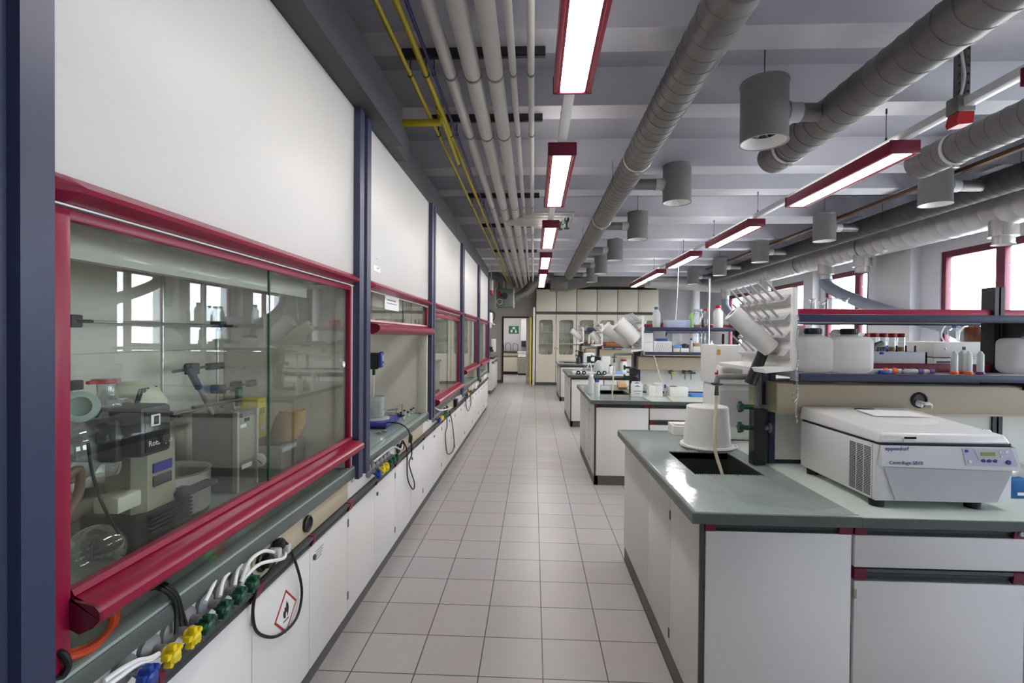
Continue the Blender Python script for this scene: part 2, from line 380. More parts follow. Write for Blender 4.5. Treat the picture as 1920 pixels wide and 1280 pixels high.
trunk(RX, RY, 'white lighting trunking over the benches joining the right row of lights', (1.65, 4.06, 6.3, 7.8, 9.36, 11.6))
t = T('power_drop', 'perforated grey steel power drop with red socket on the right light trunking', 'power drop', (RX - .02, 3.36, 2.98))
b = B()
for s in (-.035, .02):
    for k in range(10): b.box(RX + s - .012, RX + s + .012, 3.345, 3.375, 3.16 + k * .056, 3.196 + k * .056)
    b.box(RX + s - .014, RX + s - .008, 3.345, 3.375, 3.15, ZC).box(RX + s + .008, RX + s + .014, 3.345, 3.375, 3.15, ZC)
b.build('strut', GALV, t); B().box(RX - .07, RX + .045, 3.31, 3.41, 3.06, 3.17, .01).build('junction_box', GALV, t)
B().prism([(RX - .06, 3.06), (RX + .035, 3.06), (RX + .028, 2.985), (RX - .065, 2.975), (RX - .075, 3.0)], 'y', 3.31, 3.40).build('socket', RED, t)
B().tube([(RX - .03, 3.33, 3.7), (RX - .05, 3.32, 3.5), (RX - .02, 3.325, 3.3), (RX - .04, 3.33, 3.16)], .008).build('cable', WHITE2, t)
t = T('ceiling_light', 'plain white ceiling light in the small room beyond the door', 'light', (-.6, 18.6, 2.84))
B().box(-.75, -.45, 18.0, 19.4, 2.84, 2.9, .006).build('housing', WHITE, t); B().box(-.72, -.48, 18.03, 19.37, 2.832, 2.84).build('diffuser', DIFF, t)

# ================================================================== PIPES
pz = 3.25; PX = [(-.543, .038, 'first'), (-.40, .055, 'second'), (-.258, .053, 'third'), (-.143, .022, 'fourth'), (-.03, .022, 'fifth')]
for x, r, o in PX:
    b = B().cyl((x, -2.5, pz), (x, 16.5, pz), r, n=20); t = b.build('pipe', PIPE)
    tag(t, 'long grey insulated ceiling pipe, %s of five counted from the yellow pipes' % o, 'pipe', 'grey ceiling pipes')
    for y in (3.12, 4.06, 6.3, 8.0, 10.4, 12.6):
        B().lathe([(r + .003, 0), (r + .003, .025)], (x, y, pz), (0, 1, 0), 16).cyl((x, y + .012, pz + r), (x, y + .012, 3.33), .005, n=6).build('pipe_clamp', GALV, t)
for x, r, m_, lb in ((-.803, .014, YEL, 'thin yellow gas pipe running along the ceiling beside the dark beam'), (-.70, .019, YEL, 'thick yellow gas pipe running along the ceiling between thin yellow and blue pipes'), (-.65, .010, BLUEP, 'thin dark blue pipe running along the ceiling beside the grey pipes')):
    t = tag(B().cyl((x, -2.5, pz), (x, 16.4, pz), r, n=14).build('pipe', m_), lb, 'pipe')
    for y in (3.12, 4.06, 6.3, 8.0, 10.4): B().lathe([(r + .004, 0), (r + .004, .015)], (x, y, pz), (0, 1, 0), 14).cyl((x, y + .008, pz + r), (x, y + .008, 3.34), .004, n=6).build('pipe_clamp', DGREY, t)
t = tag(B().cyl((-1.6, 3.72, 3.2), (-.72, 3.72, 3.2), .026, n=14).cyl((-.72, 3.72, 3.2), (-.72, 3.72, 3.3), .026, n=12).cyl((-.72, 3.6, 3.26), (-.72, 4.6, 3.2), .018, n=12).build('pipe', YEL), 'short yellow branch pipe crossing above the fascia behind the dark beam', 'pipe')
for y, o in ((3.13, 'nearest'), (4.07, 'second'), (6.31, 'third'), (8.01, 'fourth'), (10.41, 'farthest')):
    b = B().box(-.86, .06, y, y + .03, 3.36, 3.366).box(-.86, .06, y, y + .004, 3.36, ZR).box(-.86, .06, y + .026, y + .03, 3.36, ZR)
    tag(b.build('pipe_bracket', DGREY), 'dark slotted support channel above the ceiling pipes, %s of its row' % o, 'bracket', 'pipe support channels')
# the valve loop where four pipes turn to the aisle
b = B(); zz = 3.205
for i, (x, r) in enumerate(((-.40, .05), (-.258, .045), (-.143, .022), (-.03, .022))):
    ya, yb, xe = 7.15 - i * .0 - .17 * (3 - i) * .7, 7.25 + .09 * i, .34 + .1 * i * .5
    ya = (6.9, 6.78, 6.62, 6.48)[i]; yb = (7.05, 7.12, 7.2, 7.3)[i]; xe = (.33, .37, .44, .52)[i]
    b.tube([(x, ya, pz), (x, ya, zz), (x + .03, ya, zz), (xe, ya, zz), (xe, yb, zz), (x + .03, yb, zz), (x, yb, pz)], r * .8, n=12, smooth=1)
t = tag(b.build('pipe_loop', PIPE), 'grey pipe loop with valves crossing under the ceiling behind the third aisle light', 'pipe')
for x, y in ((.36, 6.95), (.45, 6.9)):
    v = B().cyl((x, y - .07, zz), (x, y + .07, zz), .035).cyl((x, y, zz), (x, y, zz - .1), .012).lathe([(.04, 0), (.04, .015)], (x, y, zz - .12)).build('valve', DGREEN, t)

# ================================================================== DUCTS
def duct(name, label, x, z, r, y0, y1, m_=GALV, pitch=.122, clamps=(), ring=.0035, hang=(), segs=30):
    t = T(name, label, 'duct', (x, (y0 + y1) / 2, z - r)); prof = []; y = y0
    while y < y1 - pitch:
        prof += [(r, y), (r, y + pitch - .012), (r + ring, y + pitch - .009), (r + ring, y + pitch - .003)]; y += pitch
    prof += [(r, y), (r, y1)]
    b = B(); b.lathe([(a, -c) for a, c in prof], (x, 0, z), (0, -1, 0), segs, True, pitch * .9)
    b.build('spiral_pipe', m_, t)
    for c in clamps:
        k = B().lathe([(r + .004, 0), (r + .009, .004), (r + .009, .03), (r + .004, .034)], (x, c, z), (0, 1, 0), 30, False); k.box(x - .02, x + .02, c + .005, c + .03, z - r - .03, z - r); k.build('clamp', GALVS, t)
    for c in hang:
        B().cyl((x - r - .004, c, z), (x - r - .004, c, ZR), .003, n=6).cyl((x + r + .004, c, z), (x + r + .004, c, ZR), .003, n=6).lathe([(r + .006, 0), (r + .006, .02)], (x, c - .01, z), (0, 1, 0), 24, False).build('hanger', DGREY, t)
    return t
d1 = duct('ventilation_duct', 'spiral steel ventilation duct running above the aisle right of the lights', .944, 3.23, .125, -2.5, 13.25, clamps=(4.55, 6.9), hang=(5.2, 8.3))
d2 = duct('ventilation_duct', 'spiral steel ventilation duct ending in mid air over the first bench, beside a drum diffuser', 2.0, 3.09, .125, -2.5, 4.30, clamps=(3.95,))
d3 = duct('ventilation_duct', 'spiral steel ventilation duct ending just beyond the right hand light row', 3.43, 3.14, .125, -2.5, 4.62, clamps=(4.15,), hang=(2.6,))
d4 = duct('ventilation_duct', 'dark spiral supply duct feeding the diffusers on the window side', 4.86, 3.225, .13, -2.5, 14.2, DUCTD, clamps=(), hang=(5.0, 6.9))
d5 = duct('ventilation_duct', 'bright silver extraction duct running along the window wall', 5.38, 3.08, .19, -2.5, 14.3, GALVS, pitch=.2, ring=.002, clamps=(), hang=(5.15, 8.2, 10.1))
b = B().tube([(5.38, 14.2, 3.08), (5.3, 14.7, 3.10), (4.6, 15.0, 3.2), (3.4, 15.2, 3.28)], .18, n=20, smooth=5)
b.build('elbow', GALVS, d5)
t = tag(B().box(1.75, 3.5, 15.0, 15.5, 3.16, 3.42, .005).hexa([(1.75, 15.0, 3.16), (1.75, 15.5, 3.16), (1.0, 15.5, 3.0), (1.0, 15.0, 3.0)], [(1.75, 15.0, 3.42), (1.75, 15.5, 3.42), (1.0, 15.5, 3.34), (1.0, 15.0, 3.34)]).box(.5, 1.0, 14.7, 15.5, 3.0, 3.36, .005).build('ventilation_duct', GALV), 'square sheet steel duct crossing the far end above the cream cabinets', 'duct')
def diffuser(x, y, z, side, dx, label):
    t = T('air_diffuser', label, 'diffuser', (x, y, z - .2), 'drum shaped ceiling air diffusers'); r = .148
    b = B().lathe([(r - .012, .40), (r + .004, .40), (r + .004, .385), (r, .38), (r, .008), (r + .004, 0), (r - .006, 0), (r - .012, .01), (.09, .11), (.05, .15), (0, .15)], (x, y, z - .2), n=40, cap=False)
    b.lathe([(0, .395), (r - .01, .395)], (x, y, z - .2), n=40, cap=False); b.build('drum', GREYD, t)
    v = B()
    for k in range(8):
        a = k * PI / 4; v.hexa([(x + .02 * math.cos(a), y + .02 * math.sin(a), z - .12), (x + .1 * math.cos(a), y + .1 * math.sin(a), z - .14), (x + .1 * math.cos(a + .25), y + .1 * math.sin(a + .25), z - .125), (x + .02 * math.cos(a + .25), y + .02 * math.sin(a + .25), z - .1)], [(x + .02 * math.cos(a), y + .02 * math.sin(a), z - .117), (x + .1 * math.cos(a), y + .1 * math.sin(a), z - .137), (x + .1 * math.cos(a + .25), y + .1 * math.sin(a + .25), z - .122), (x + .02 * math.cos(a + .25), y + .02 * math.sin(a + .25), z - .097)])
    v.lathe([(0, .065), (.022, .07), (.022, .11)], (x, y, z - .2), n=14); v.build('swirl_vanes', WHITE, t); B().lathe([(r - .001, .001), (r - .014, .006), (.09, .055), (.085, .06)], (x, y, z - .2), n=40, cap=False).build('inlet_cone', WHITE, t)
    B().cyl((x + side * (r - .02), y, z), (x + side * (r + .085), y, z), .064, n=24).cyl((x + side * r, y, z), (x + side * (r + .008), y, z), .072, n=24).build('connector', LGREY, t)
    B().cyl((x + side * (r + .08), y, z), (x + side * dx, y, z), .058, n=24).build('branch_pipe', GALV, t)
    B().cyl((x, y, z + .195), (x, y, ZC), .004, n=6).build('hanger_rod', DGREY, t)
    return t
GREYD = mat('grey coated steel drum', (138, 137, 136), .45, .2, vary=.03)
diffuser(1.53, 3.37, 3.09, 1, .36, 'grey drum air diffuser hanging over the near bench, joined to the duct on its right')
on = ['nearest', 'second', 'third', 'fourth', 'farthest']
for o, y in zip(on, (5.37, 7.37, 9.38, 11.35, 13.1)): diffuser(1.53, y, 3.23, -1, .48, 'grey drum air diffuser fed by the aisle duct, %s of that row' % o)
for o, y in zip(on, (5.44, 7.44, 9.49, 11.5, 13.4)): diffuser(4.27, y, 3.22, 1, .48, 'grey drum air diffuser fed by the dark window side duct, %s of that row' % o)
tag(B().box(4.47, 4.53, -2.5, 13.0, 3.35, 3.38).box(4.46, 4.54, -2.5, 13.0, 3.378, 3.384).build('busbar_rail', BROWN), 'flat brown copper coloured rail hanging under the ceiling ribs beside the dark duct', 'rail')
# spigots and hoses on the silver duct
def spigot(y, label, hose=None):
    x = 5.36; t = T('duct_spigot', label, 'spigot', (x, y, 2.68))
    B().lathe([(.13, 3.0 - 2.68), (.13, .1), (.135, .1), (.135, .085), (.1, .085), (.1, 0), (.108, 0), (.108, -.006)], (x, y, 2.68), n=26, cap=False).lathe([(0, .02), (.1, .02)], (x, y, 2.68), n=26, cap=False).build('spigot', GALVS, t)
    if hose:
        P = [Vector(p) for p in hose]; b = B(); n = 90; L = []
        for i in range(n * 1 + 1):
            u = i / n * (len(P) - 1); k = min(int(u), len(P) - 2); s = u - k
            a, b0, c, d = P[max(k - 1, 0)], P[k], P[k + 1], P[min(k + 2, len(P) - 1)]
            L.append(.5 * ((2 * b0) + (c - a) * s + (2 * a - 5 * b0 + 4 * c - d) * s * s + (3 * b0 - a - 3 * c + d) * s ** 3))
        b.tube(L, [.094 + .007 * (i % 2) for i in range(len(L))], n=16, smooth=1); b.build('flexible_hose', GREYH, t)
GREYH = mat('grey ribbed hose', (140, 150, 164), .5)
spigot(5.86, 'bright steel duct outlet hanging in front of the nearest window')
spigot(8.27, 'bright steel duct outlet hanging before the middle window, no hose attached')
spigot(9.27, 'bright steel duct outlet with thick grey ribbed hose drooping towards the window', [(5.36, 9.27, 2.75), (5.36, 9.25, 2.58), (5.38, 8.97, 2.42), (5.4, 8.5, 2.24), (5.42, 8.1, 2.10), (5.46, 7.7, 1.98), (5.5, 7.3, 1.88), (5.55, 6.8, 1.75), (5.6, 6.4, 1.5), (5.62, 6.3, 1.2), (5.62, 6.3, 1.02)])
spigot(11.6, 'bright steel duct outlet hanging behind the drying rack, fourth along the windows')
spigot(14.0, 'bright steel duct outlet with grey hose at the far end of the window wall', [(5.36, 14.0, 2.75), (5.36, 13.95, 2.45), (5.42, 13.6, 2.15), (5.46, 13.1, 1.95), (5.5, 12.7, 1.85)])
# ================================================================== FUME HOODS
BAYS = [(.92, 2.60), (2.78, 4.48), (4.66, 6.44), (6.62, 8.42), (8.60, 10.36)]
COLS = [(.74, .92), (2.60, 2.78), (4.48, 4.66), (6.44, 6.62), (8.42, 8.60), (10.36, 10.46)]
cn = ['nearest the camera, cut by the picture edge', 'between the closed nearest hood and the open hood', 'between the open second hood and the third hood', 'between the third and fourth fume hoods', 'between the fourth and last fume hoods', 'closing the far end of the fume hood row']
for (a, b_), o in zip(COLS, cn):
    e = (b_ - a) * .36
    p = [(-1.2, a), (-.935, a), (-.935, a + e), (-.955, a + e + .006), (-.955, b_ - e - .006), (-.935, b_ - e), (-.935, b_), (-1.2, b_)]
    tag(B().prism(p, 'z', .802, 2.80).build('hood_column', NAVY), 'slate blue steel column ' + o, 'column')
HS = [(.962, 'closed nearest fume hood with crimson framed glass sash and apparatus inside'), (1.598, 'second fume hood with raised sash open over a blue hotplate'), (.905, 'third fume hood with lowered sash and a double crimson top bar'), (1.055, 'fourth fume hood with sash left slightly raised'), (1.045, 'last fume hood at the far end of the left row')]
for i, ((a, b_), (zs, lb)) in enumerate(zip(BAYS, HS)):
    t = T('fume_hood', lb, 'fume hood', (-1.35, (a + b_) / 2, .80), 'fume hoods along the left wall')
    B().box(-1.0, -.97, a, b_, 1.905, 2.798, .002).build('upper_panel', W_PANEL, t)
    h = B(); pr_ = [(-.985, 1.906), (-.962, 1.903), (-.918, 1.876), (-.922, 1.866), (-.968, 1.846), (-.985, 1.846)]
    h.prism(pr_, 'y', a + .05, b_ - .04)
    for y0, y1 in ((a, a + .05), (b_ + .012, b_ - .04)):
        A = [h.bm.verts.new((-.985 + (x + .985) * .35, y0, z)) for x, z in pr_]; D = [h.bm.verts.new((x, y1, z)) for x, z in pr_]; n = len(A)
        fs = [h.bm.faces.new((A[k], A[(k + 1) % n], D[(k + 1) % n], D[k])) for k in range(n)] + [h.bm.faces.new(A)]; h._n(fs)
    h.build('header_rail', CRIM, t); B().box(-.985, -.966, a, b_, 1.842, 1.846).build('light_strip', WHITE, t)
    # body: jambs, lining, valance, worktop
    B().box(-1.7, -.972, b_ - .03, b_, .87, 1.845).box(-.985, -.971, b_ - .03, b_ - .012, .80, 1.84).build('side_panel', HOODL, t); B().box(-1.7, -.972, a, a + .012, .87, 1.845).build('side_panel', HOODL, t)
    B().box(-1.05, -.972, b_ - .046, b_ - .03, .872, 1.845, .002).build('jamb', IVORY, t)
    B().box(-1.74, -1.72, a, b_, .87, 2.0).box(-1.72, -1.0, a, b_, 1.99, 2.0).box(-1.70, -1.66, a + .04, b_ - .04, 1.0, 1.5).build('lining', HOODL, t)
    B().box(-1.19, -1.15, a + .05, b_ - .16, 1.765 if i != 1 else 1.79, 1.99).build('valance', HOODL, t)
    k = B().box(-1.72, -.972, a, b_, .82, .868); k.m(1).box(-.972, -.952, a, b_, .815, .864, .004).m(0).prism([(-1.02, .868), (-.975, .878), (-.957, .872), (-.957, .862), (-1.02, .862)], 'y', a, b_); k.build('worktop', [TOPG, TOPD], t)
    # sash
    s = B()
    if i != 1: s.box(-.99, -.968, a + .012, b_ - .03, 1.815, 1.838, .002)
    for y0, y1 in ((a + .028, a + .064), (b_ - .05, b_ - .03)): s.box(-.992, -.966, y0, y1, .805 if i == 0 else zs, 1.836, .002)
    sa = s.build('sash', CRIM, t)
    zz = zs; hp = [(-.99, zz + .075), (-.968, zz + .075), (-.962, zz + .062), (-.966, zz + .058), (-.94, zz + .052), (-.912, zz + .047), (-.900, zz + .034), (-.900, zz + .016), (-.915, zz), (-.945, zz - .014), (-.975, zz), (-.99, zz + .01)]
    B().prism(hp, 'y', a + .068, b_ - .02).build('handle_rail', CRIM, sa)
    for y0, y1 in ((a + .06, a + .068), (b_ - .02, b_ - .012)): B().prism(hp[2:12], 'y', y0, y1).build('end_cap', CRIM_D, sa)
    m1 = a + (b_ - a) * .51
    B().box(-.983, -.977, a + .06, m1 - .002, zz + .07, 1.816 if i != 1 else 1.86).build('pane', GLASS, sa); B().box(-.983, -.977, m1 + .002, b_ - .05, zz + .07, 1.816 if i != 1 else 1.86).build('pane', GLASS, sa)
    B().box(-.984, -.976, m1 - .003, m1 + .003, zz + .07, 1.816 if i != 1 else 1.86).build('pane_joint', DGREEN, sa)
    if i == 2: B().box(-.975, -.958, a + .01, b_ - .1, 1.765, 1.80, .003).build('top_bar', CRIM, sa)
    if i == 0:
        g = B().lathe([(.016, 0), (.016, .006), (.012, .008), (.010, .003), (0, .003)], at(643, 683, X=-.974), (1, 0, 0), 20); g.build('finger_pull', [WHITE], sa)
    if i in (0, 1, 2):
        B().cyl((-.962, b_ - .012, .79), (-.962, b_ - .012, .815), .009).box(-.975, -.955, b_ - .03, b_ - .008, .815, .835, .003).build('sash_stop', LGREY, t)
    if i == 1:
        p0 = at(722, 546, X=-.972); p1 = at(748, 584, X=-.972); sg = B().box(-.9745, -.973, p0.y, p1.y, p1.z, p0.z).build('notice', PAPER, sa)
        B().box(-.973, -.9724, p0.y + .05, p1.y - .08, p0.z - .055, p0.z - .047).box(-.973, -.9724, p0.y + .04, p1.y - .06, p0.z - .075, p0.z - .069).build('printed_lines', GREY, sg)
        q = at(706, 503, X=-.969); B().box(-.97, -.967, q.y - .06, q.y + .07, q.z - .02, q.z + .015).cyl((-.968, q.y, q.z), (-.95, q.y, q.z), .004, n=6).cyl((-.968, q.y, q.z + .06), (-.96, q.y, q.z + .06), .003, n=6).build('card_holder', WHITE, t)
tag(B().box(-1.7, -.968, 10.46, 10.52, 0, 2.8).build('end_panel', W_PANEL), 'tall white panel closing the far end of the fume hoods', 'panel')

# ------------------------------------------------------------------ base cabinets and service panels
UY = [1.66 + .885 * k for k in range(-2, 11)]; UY[-1] = 10.455
un = {-1: 'beneath the near half of the closed nearest fume hood', 0: 'bearing the flammable warning diamond', 1: 'below the first slate column and the open hood', 2: 'below the blue hotplate end of the open hood', 3: 'below the second slate column', 4: 'below the third fume hood, with long dangling cable',
      5: 'below the far half of the third hood', 6: 'below the near half of the fourth hood', 7: 'below the far half of the fourth hood', 8: 'below the near half of the last hood', 9: 'at the far end of the fume hood row'}
def cab_unit(a, b_, label, xf=-.972, lock=True):
    t = T('base_cabinet', label, 'cabinet', (-1.35, (a + b_) / 2, 0), 'white base cabinets under the fume hoods')
    k = B().box(-1.7, xf - .02, a + .001, b_ - .001, .10, .70); k.build('body', TOE, t)
    B().box(-1.65, xf - .03, a, b_, 0, .1).build('plinth', TOE, t)
    m_ = (a + b_) / 2
    for n, (y0, y1) in enumerate(((a + .002, m_ - .002), (m_ + .002, b_ - .002))):
        d = B().box(xf - .018, xf, y0, y1, .104, .652, .0015).build('door', W_CAB, t)
        hy = y0 if n == 0 else y1
        for z in (.2, .585): B().box(xf - .001, xf + .004, hy - .006, hy + .006, z - .02, z + .02, .001).cyl((xf + .003, hy, z - .018), (xf + .003, hy, z + .018), .003, n=8).build('hinge', GREY, d)
        if n == 1: B().cyl((xf, y0 + .04, .585), (xf + .006, y0 + .04, .585), .012, n=16).build('lock', DGREY, d)
    r = B().prism([(xf - .02, .70), (xf + .022, .70), (xf + .024, .688), (xf + .008, .676), (xf + .004, .664), (xf + .012, .656), (xf - .02, .656)], 'y', a + .03, b_ - .03); r.build('grip_rail', RAILM, t)
    for y0, y1 in ((a, a + .03), (b_ - .03, b_), (m_ - .012, m_ + .012)): B().prism([(xf - .02, .703), (xf + .024, .703), (xf + .026, .688), (xf + .012, .654), (xf - .02, .654)], 'y', y0, y1).build('rail_end', CRIM_D, t)
    return t
cabs = {}
for k in range(-1, 10): cabs[k] = cab_unit(UY[k + 2], UY[k + 3], 'white two door base cabinet ' + un[k])
# flammable diamond on the first cabinet
c = at(536, 1146, X=-.9715); s_ = .062
sg = B().box(-.9718, -.9708, -s_, s_, -s_, s_, 0, Matrix.Translation((0, c.y, c.z)) @ Matrix.Rotation(PI / 4, 4, 'X')).m(1).box(-.9712, -.9702, -s_ * .86, s_ * .86, -s_ * .86, s_ * .86, 0, Matrix.Translation((0, c.y, c.z)) @ Matrix.Rotation(PI / 4, 4, 'X'))
fl = [(-.018, -.022), (-.024, -.006), (-.02, .008), (-.014, .002), (-.012, .02), (-.004, .012), (.002, .04), (.01, .02), (.012, .028), (.02, .004), (.016, -.012), (.012, -.022), (.006, -.026), (.008, -.012), (.001, -.004), (-.005, -.012), (-.004, -.026)]
sg.m(2).prism([(c.y + y, c.z + z + .004) for y, z in fl], 'x', -.9704, -.9694).box(-.9704, -.9694, c.y - .022, c.y + .02, c.z - .034, c.z - .03)
sg.build('warning_sign', [RED, WHITE, BLACK], cabs[0])
pb = B()
for k in range(4): pb.box(-.9715, -.971, UY[2] + .50, UY[2] + .58 - .006 * k, .60 - .012 * k, .604 - .012 * k)
pb.build('small_label', GREY, cabs[0])
def socket(b0, y, z, x=-.968, r=.036): b0.lathe([(r, 0), (r, .008), (r - .006, .012), (r - .01, .004), (0, .004)], (x, y, z), (1, 0, 0), 26)
sp = ['under the near end of the nearest hood, carrying coloured taps', 'under the far end of the nearest hood with three black sockets', 'below the first slate column with blue yellow and green taps', 'under the open hood with black sockets', 'below the second slate column carrying taps', 'under the third hood with a black plug', 'below the third slate column', 'under the fourth hood', 'below the fourth slate column', 'under the last hood', 'at the far end of the hood row']
for k in range(-1, 10):
    a, b_ = UY[k + 2], UY[k + 3]; be = k % 2 == 0
    t = T('service_panel', ('beige' if be else 'white') + ' service panel ' + sp[k + 1], 'service panel', (-1.0, (a + b_) / 2, .70), 'service panels above the base cabinets')
    B().box(-1.02, -.972 if be else -.976, a + .002, b_ - .002, .704, .814, .002).build('panel', BEIGE if be else W_CAB, t)
    if be:
        for f in (.06, .19, .46) if k < 3 else (.12, .3):
            s_ = B(); socket(s_, a + f * .885, .765); so = s_.build('socket', BLACK, t)
        B().box(-.972, -.9705, a + .12, a + .19, .79, .806).build('sticker', PAPER, t)
# coloured taps on the white panels
def tap(name, label, y, z, m_, group):
    x = -.976; t = T(name, label, 'tap', (x, y, z), group)
    B().lathe([(.034, 0), (.034, .012), (.022, .02), (.013, .024), (.013, .05)], (x, y, z + .012), (1, 0, 0), 22).build('collar', GREY, t)
    b = B(); b.cyl((x + .04, y, z + .012), (x + .058, y, z), .013, n=14); b.lathe([(.015, 0), (.018, .006), (.018, .022), (.012, .028), (0, .028)], (x + .056, y, z - .0), (1, 0, -.25), 16)
    for q in range(5):
        an = q * 2 * PI / 5 + .4; b.obox((x + .068, y + .02 * math.cos(an), z + .02 * math.sin(an)), (.02, .017, .014), Matrix.Rotation(an, 3, 'X'), .003)
    b.build('knob', m_, t)
    B().cyl((x + .05, y, z), (x + .054, y, z - .035), .006, n=10).build('nozzle', GREY, t)
for i, (px, py, m_, w_) in enumerate(((273, 1258, BLUE, 'blue tap handle, lowest on the nearest white panel'), (318, 1222, YELP, 'yellow tap handle just right of the blue one on the nearest panel'), (357, 1190, YELP, 'yellow tap handle second from the blue one on the nearest panel'), (384, 1158, DGREEN, 'dark green tap handle right after the yellow pair on the nearest panel'), (417, 1132, DGREEN, 'dark green tap handle, second of four on the nearest panel'), (446, 1112, DGREEN, 'dark green tap handle, third of four on the nearest panel'), (471, 1086, DGREEN, 'dark green tap handle beside the black sockets of the nearest beige panel'))):
    p = at(px, py, X=-.915); tap('gas_tap', w_, p.y, min(max(p.z, .755), .765), m_, 'coloured taps under the fume hoods')
for nm, y0, st in (('below the first slate column', 2.84, .078), ('below the second slate column', 4.72, .075), ('below the third slate column', 6.72, .08)):
    for j, (m_, w_) in enumerate(((BLUE, 'blue'), (YELP, 'first yellow'), (YELP, 'second yellow'), (DGREEN, 'first green'), (DGREEN, 'second green'), (DGREEN, 'third green'))):
        tap('gas_tap', '%s tap handle on the white panel %s' % (w_, nm), y0 + .02 + j * st, .757, m_, 'coloured taps under the fume hoods')
# cables hanging along the cabinets
def cable(label, pts, r=.005, m_=BLACKR, name='power_cable', plug=None, cat='cable'):
    if plug is None: return tag(B().tube(pts, r, n=8).build(name, m_), label, cat)
    t = T(name, label, cat, pts[0]); B().tube(pts, r, n=8).build('cord', m_, t)
    p = Vector(pts[0]); B().obox(p, (.04, .03, .034), None, .006).build('plug', plug, t); return t
A = lambda px, py, x=-.945: at(px, py, X=x)
cable('black cable looping down over the cabinet with the flammable diamond', [A(523, 1020), A(537, 1018, -.93), A(556, 1060), A(566, 1110, -.955), A(555, 1160, -.955), A(520, 1192, -.955), A(484, 1186, -.955), A(474, 1150, -.955), A(480, 1105, -.94)], .0055, plug=BLACK)
cable('white cable curling from a black socket to the green taps of the nearest hood', [A(516, 1036), A(494, 1033, -.93), A(468, 1052, -.925), A(452, 1090, -.93)], .006, WHITE, plug=LGREY)
cable('white cable crossing above the green taps of the nearest hood', [A(534, 1028, -.94), A(532, 1046, -.92), A(490, 1056, -.92), A(462, 1080, -.93), A(449, 1105, -.94)], .006, WHITE, plug=LGREY)
cable('black cable curling below the twin sockets of the nearest beige panel', [A(498, 1054, -.95), A(515, 1048, -.94), A(512, 1060, -.94), A(488, 1088, -.945), A(470, 1075, -.95)], .005, BLACKR, plug=BLACK)
for i, (o, dx) in enumerate((('upper', 0), ('middle', -6), ('lower', -14))):
    cable('%s of three black cables crossing the worktop lip under the nearest sash' % o, [at(292 + dx, 1093 + 6 * i, X=-1.05), at(312 + dx, 1095 + 4 * i, X=-.96), at(332 + dx * .6, 1115 + 3 * i, X=-.945), at(343 + dx * .9, 1150, X=-.95), at(352 + dx * 1.6, 1178 + 5 * i, X=-.94)], .005)
for i, (o, dy) in enumerate((('upper', 0), ('lower', 12))):
    cable('%s of two white cables running past the blue tap' % o, [A(196, 1276 + dy, -.95), A(225, 1256 + dy, -.94), A(256, 1239 + dy * .6, -.93), A(285, 1232 + dy * .3, -.93), A(325, 1208, -.94)], .006, WHITE)
for i, (o, q) in enumerate((('first', (384, 1128, 398, 1100, 408, 1075)), ('second', (412, 1118, 420, 1085, 440, 1062)), ('third', (440, 1098, 446, 1068, 462, 1046)))):
    cable('%s white cable arching between green taps under the nearest hood' % o, [A(q[0], q[1], -.93), A(q[2], q[3], -.95), A(q[4], q[5], -.965)], .006, WHITE)
cable('long black cable from the blue hotplate hanging in a narrow loop past the cabinets', [(-1.12, 3.72, .885), at(725, 792, X=-1.08), at(752, 795, X=-.96), at(768, 812, X=-.93), at(772, 850, X=-.95), at(767, 870, X=-.95), at(777, 905, X=-.955), at(774, 917, X=-.955), at(764, 895, X=-.955), at(763, 845, X=-.95), at(757, 829, X=-.945)], .005)
cable('long grey cable in a narrow loop below the third fume hood', [at(838, 785, X=-.94), at(838, 800, X=-.955), at(835, 815, X=-.957), at(839, 850, X=-.957), at(851, 840, X=-.957), at(849, 800, X=-.957), at(843, 770, X=-.945)], .006, DGREY)
cable('thin black cable loop below the fourth fume hood', [at(873, 738, X=-.95), at(874, 760, X=-.957), at(878, 770, X=-.957), at(883, 755, X=-.957), at(881, 735, X=-.95)], .006, DGREY)
cable('white cable slung across the taps below the second slate column', [at(815, 764, X=-.95), at(825, 769, X=-.93), at(838, 767, X=-.94), at(846, 763, X=-.95)], .007, WHITE)
cable('white and grey cable tangle behind the taps below the first slate column', [at(697, 868, X=-.95), at(705, 862, X=-.93), at(722, 848, X=-.95), at(738, 838, X=-.95), at(752, 842, X=-.93), at(755, 834, X=-.95)], .007, LGREY)
for i, o in enumerate(('inner', 'outer')):
    cable('%s orange rubber hose looped under the nearest sash' % o, [at(96, 1226 + 6 * i, X=-1.0), at(130, 1225 + 6 * i, X=-.985 + .01 * i), at(175, 1208 + 5 * i, X=-.985 + .012 * i), at(207, 1180, X=-1.0), at(217 - 8 * i, 1150, X=-1.03), at(200, 1140, X=-1.08)], .009, ORNG, 'rubber_hose', cat='hose')
cable('black cable coiled beside the near column under the nearest sash', [at(98, 1220, X=-.98), at(118, 1226, X=-.96), at(128, 1245, X=-.955), at(118, 1266, X=-.96), at(98, 1275, X=-.97)], .007)
for y, o in ((6.02, 'below the third fume hood'), (8.1, 'below the fourth fume hood')):
    tag(B().box(-.972, -.93, y - .06, y + .06, .71, .80, .008).build('socket_box', BLACK if y < 7 else WHITE), ('black' if y < 7 else 'white') + ' adapter box plugged in ' + o, 'adapter')
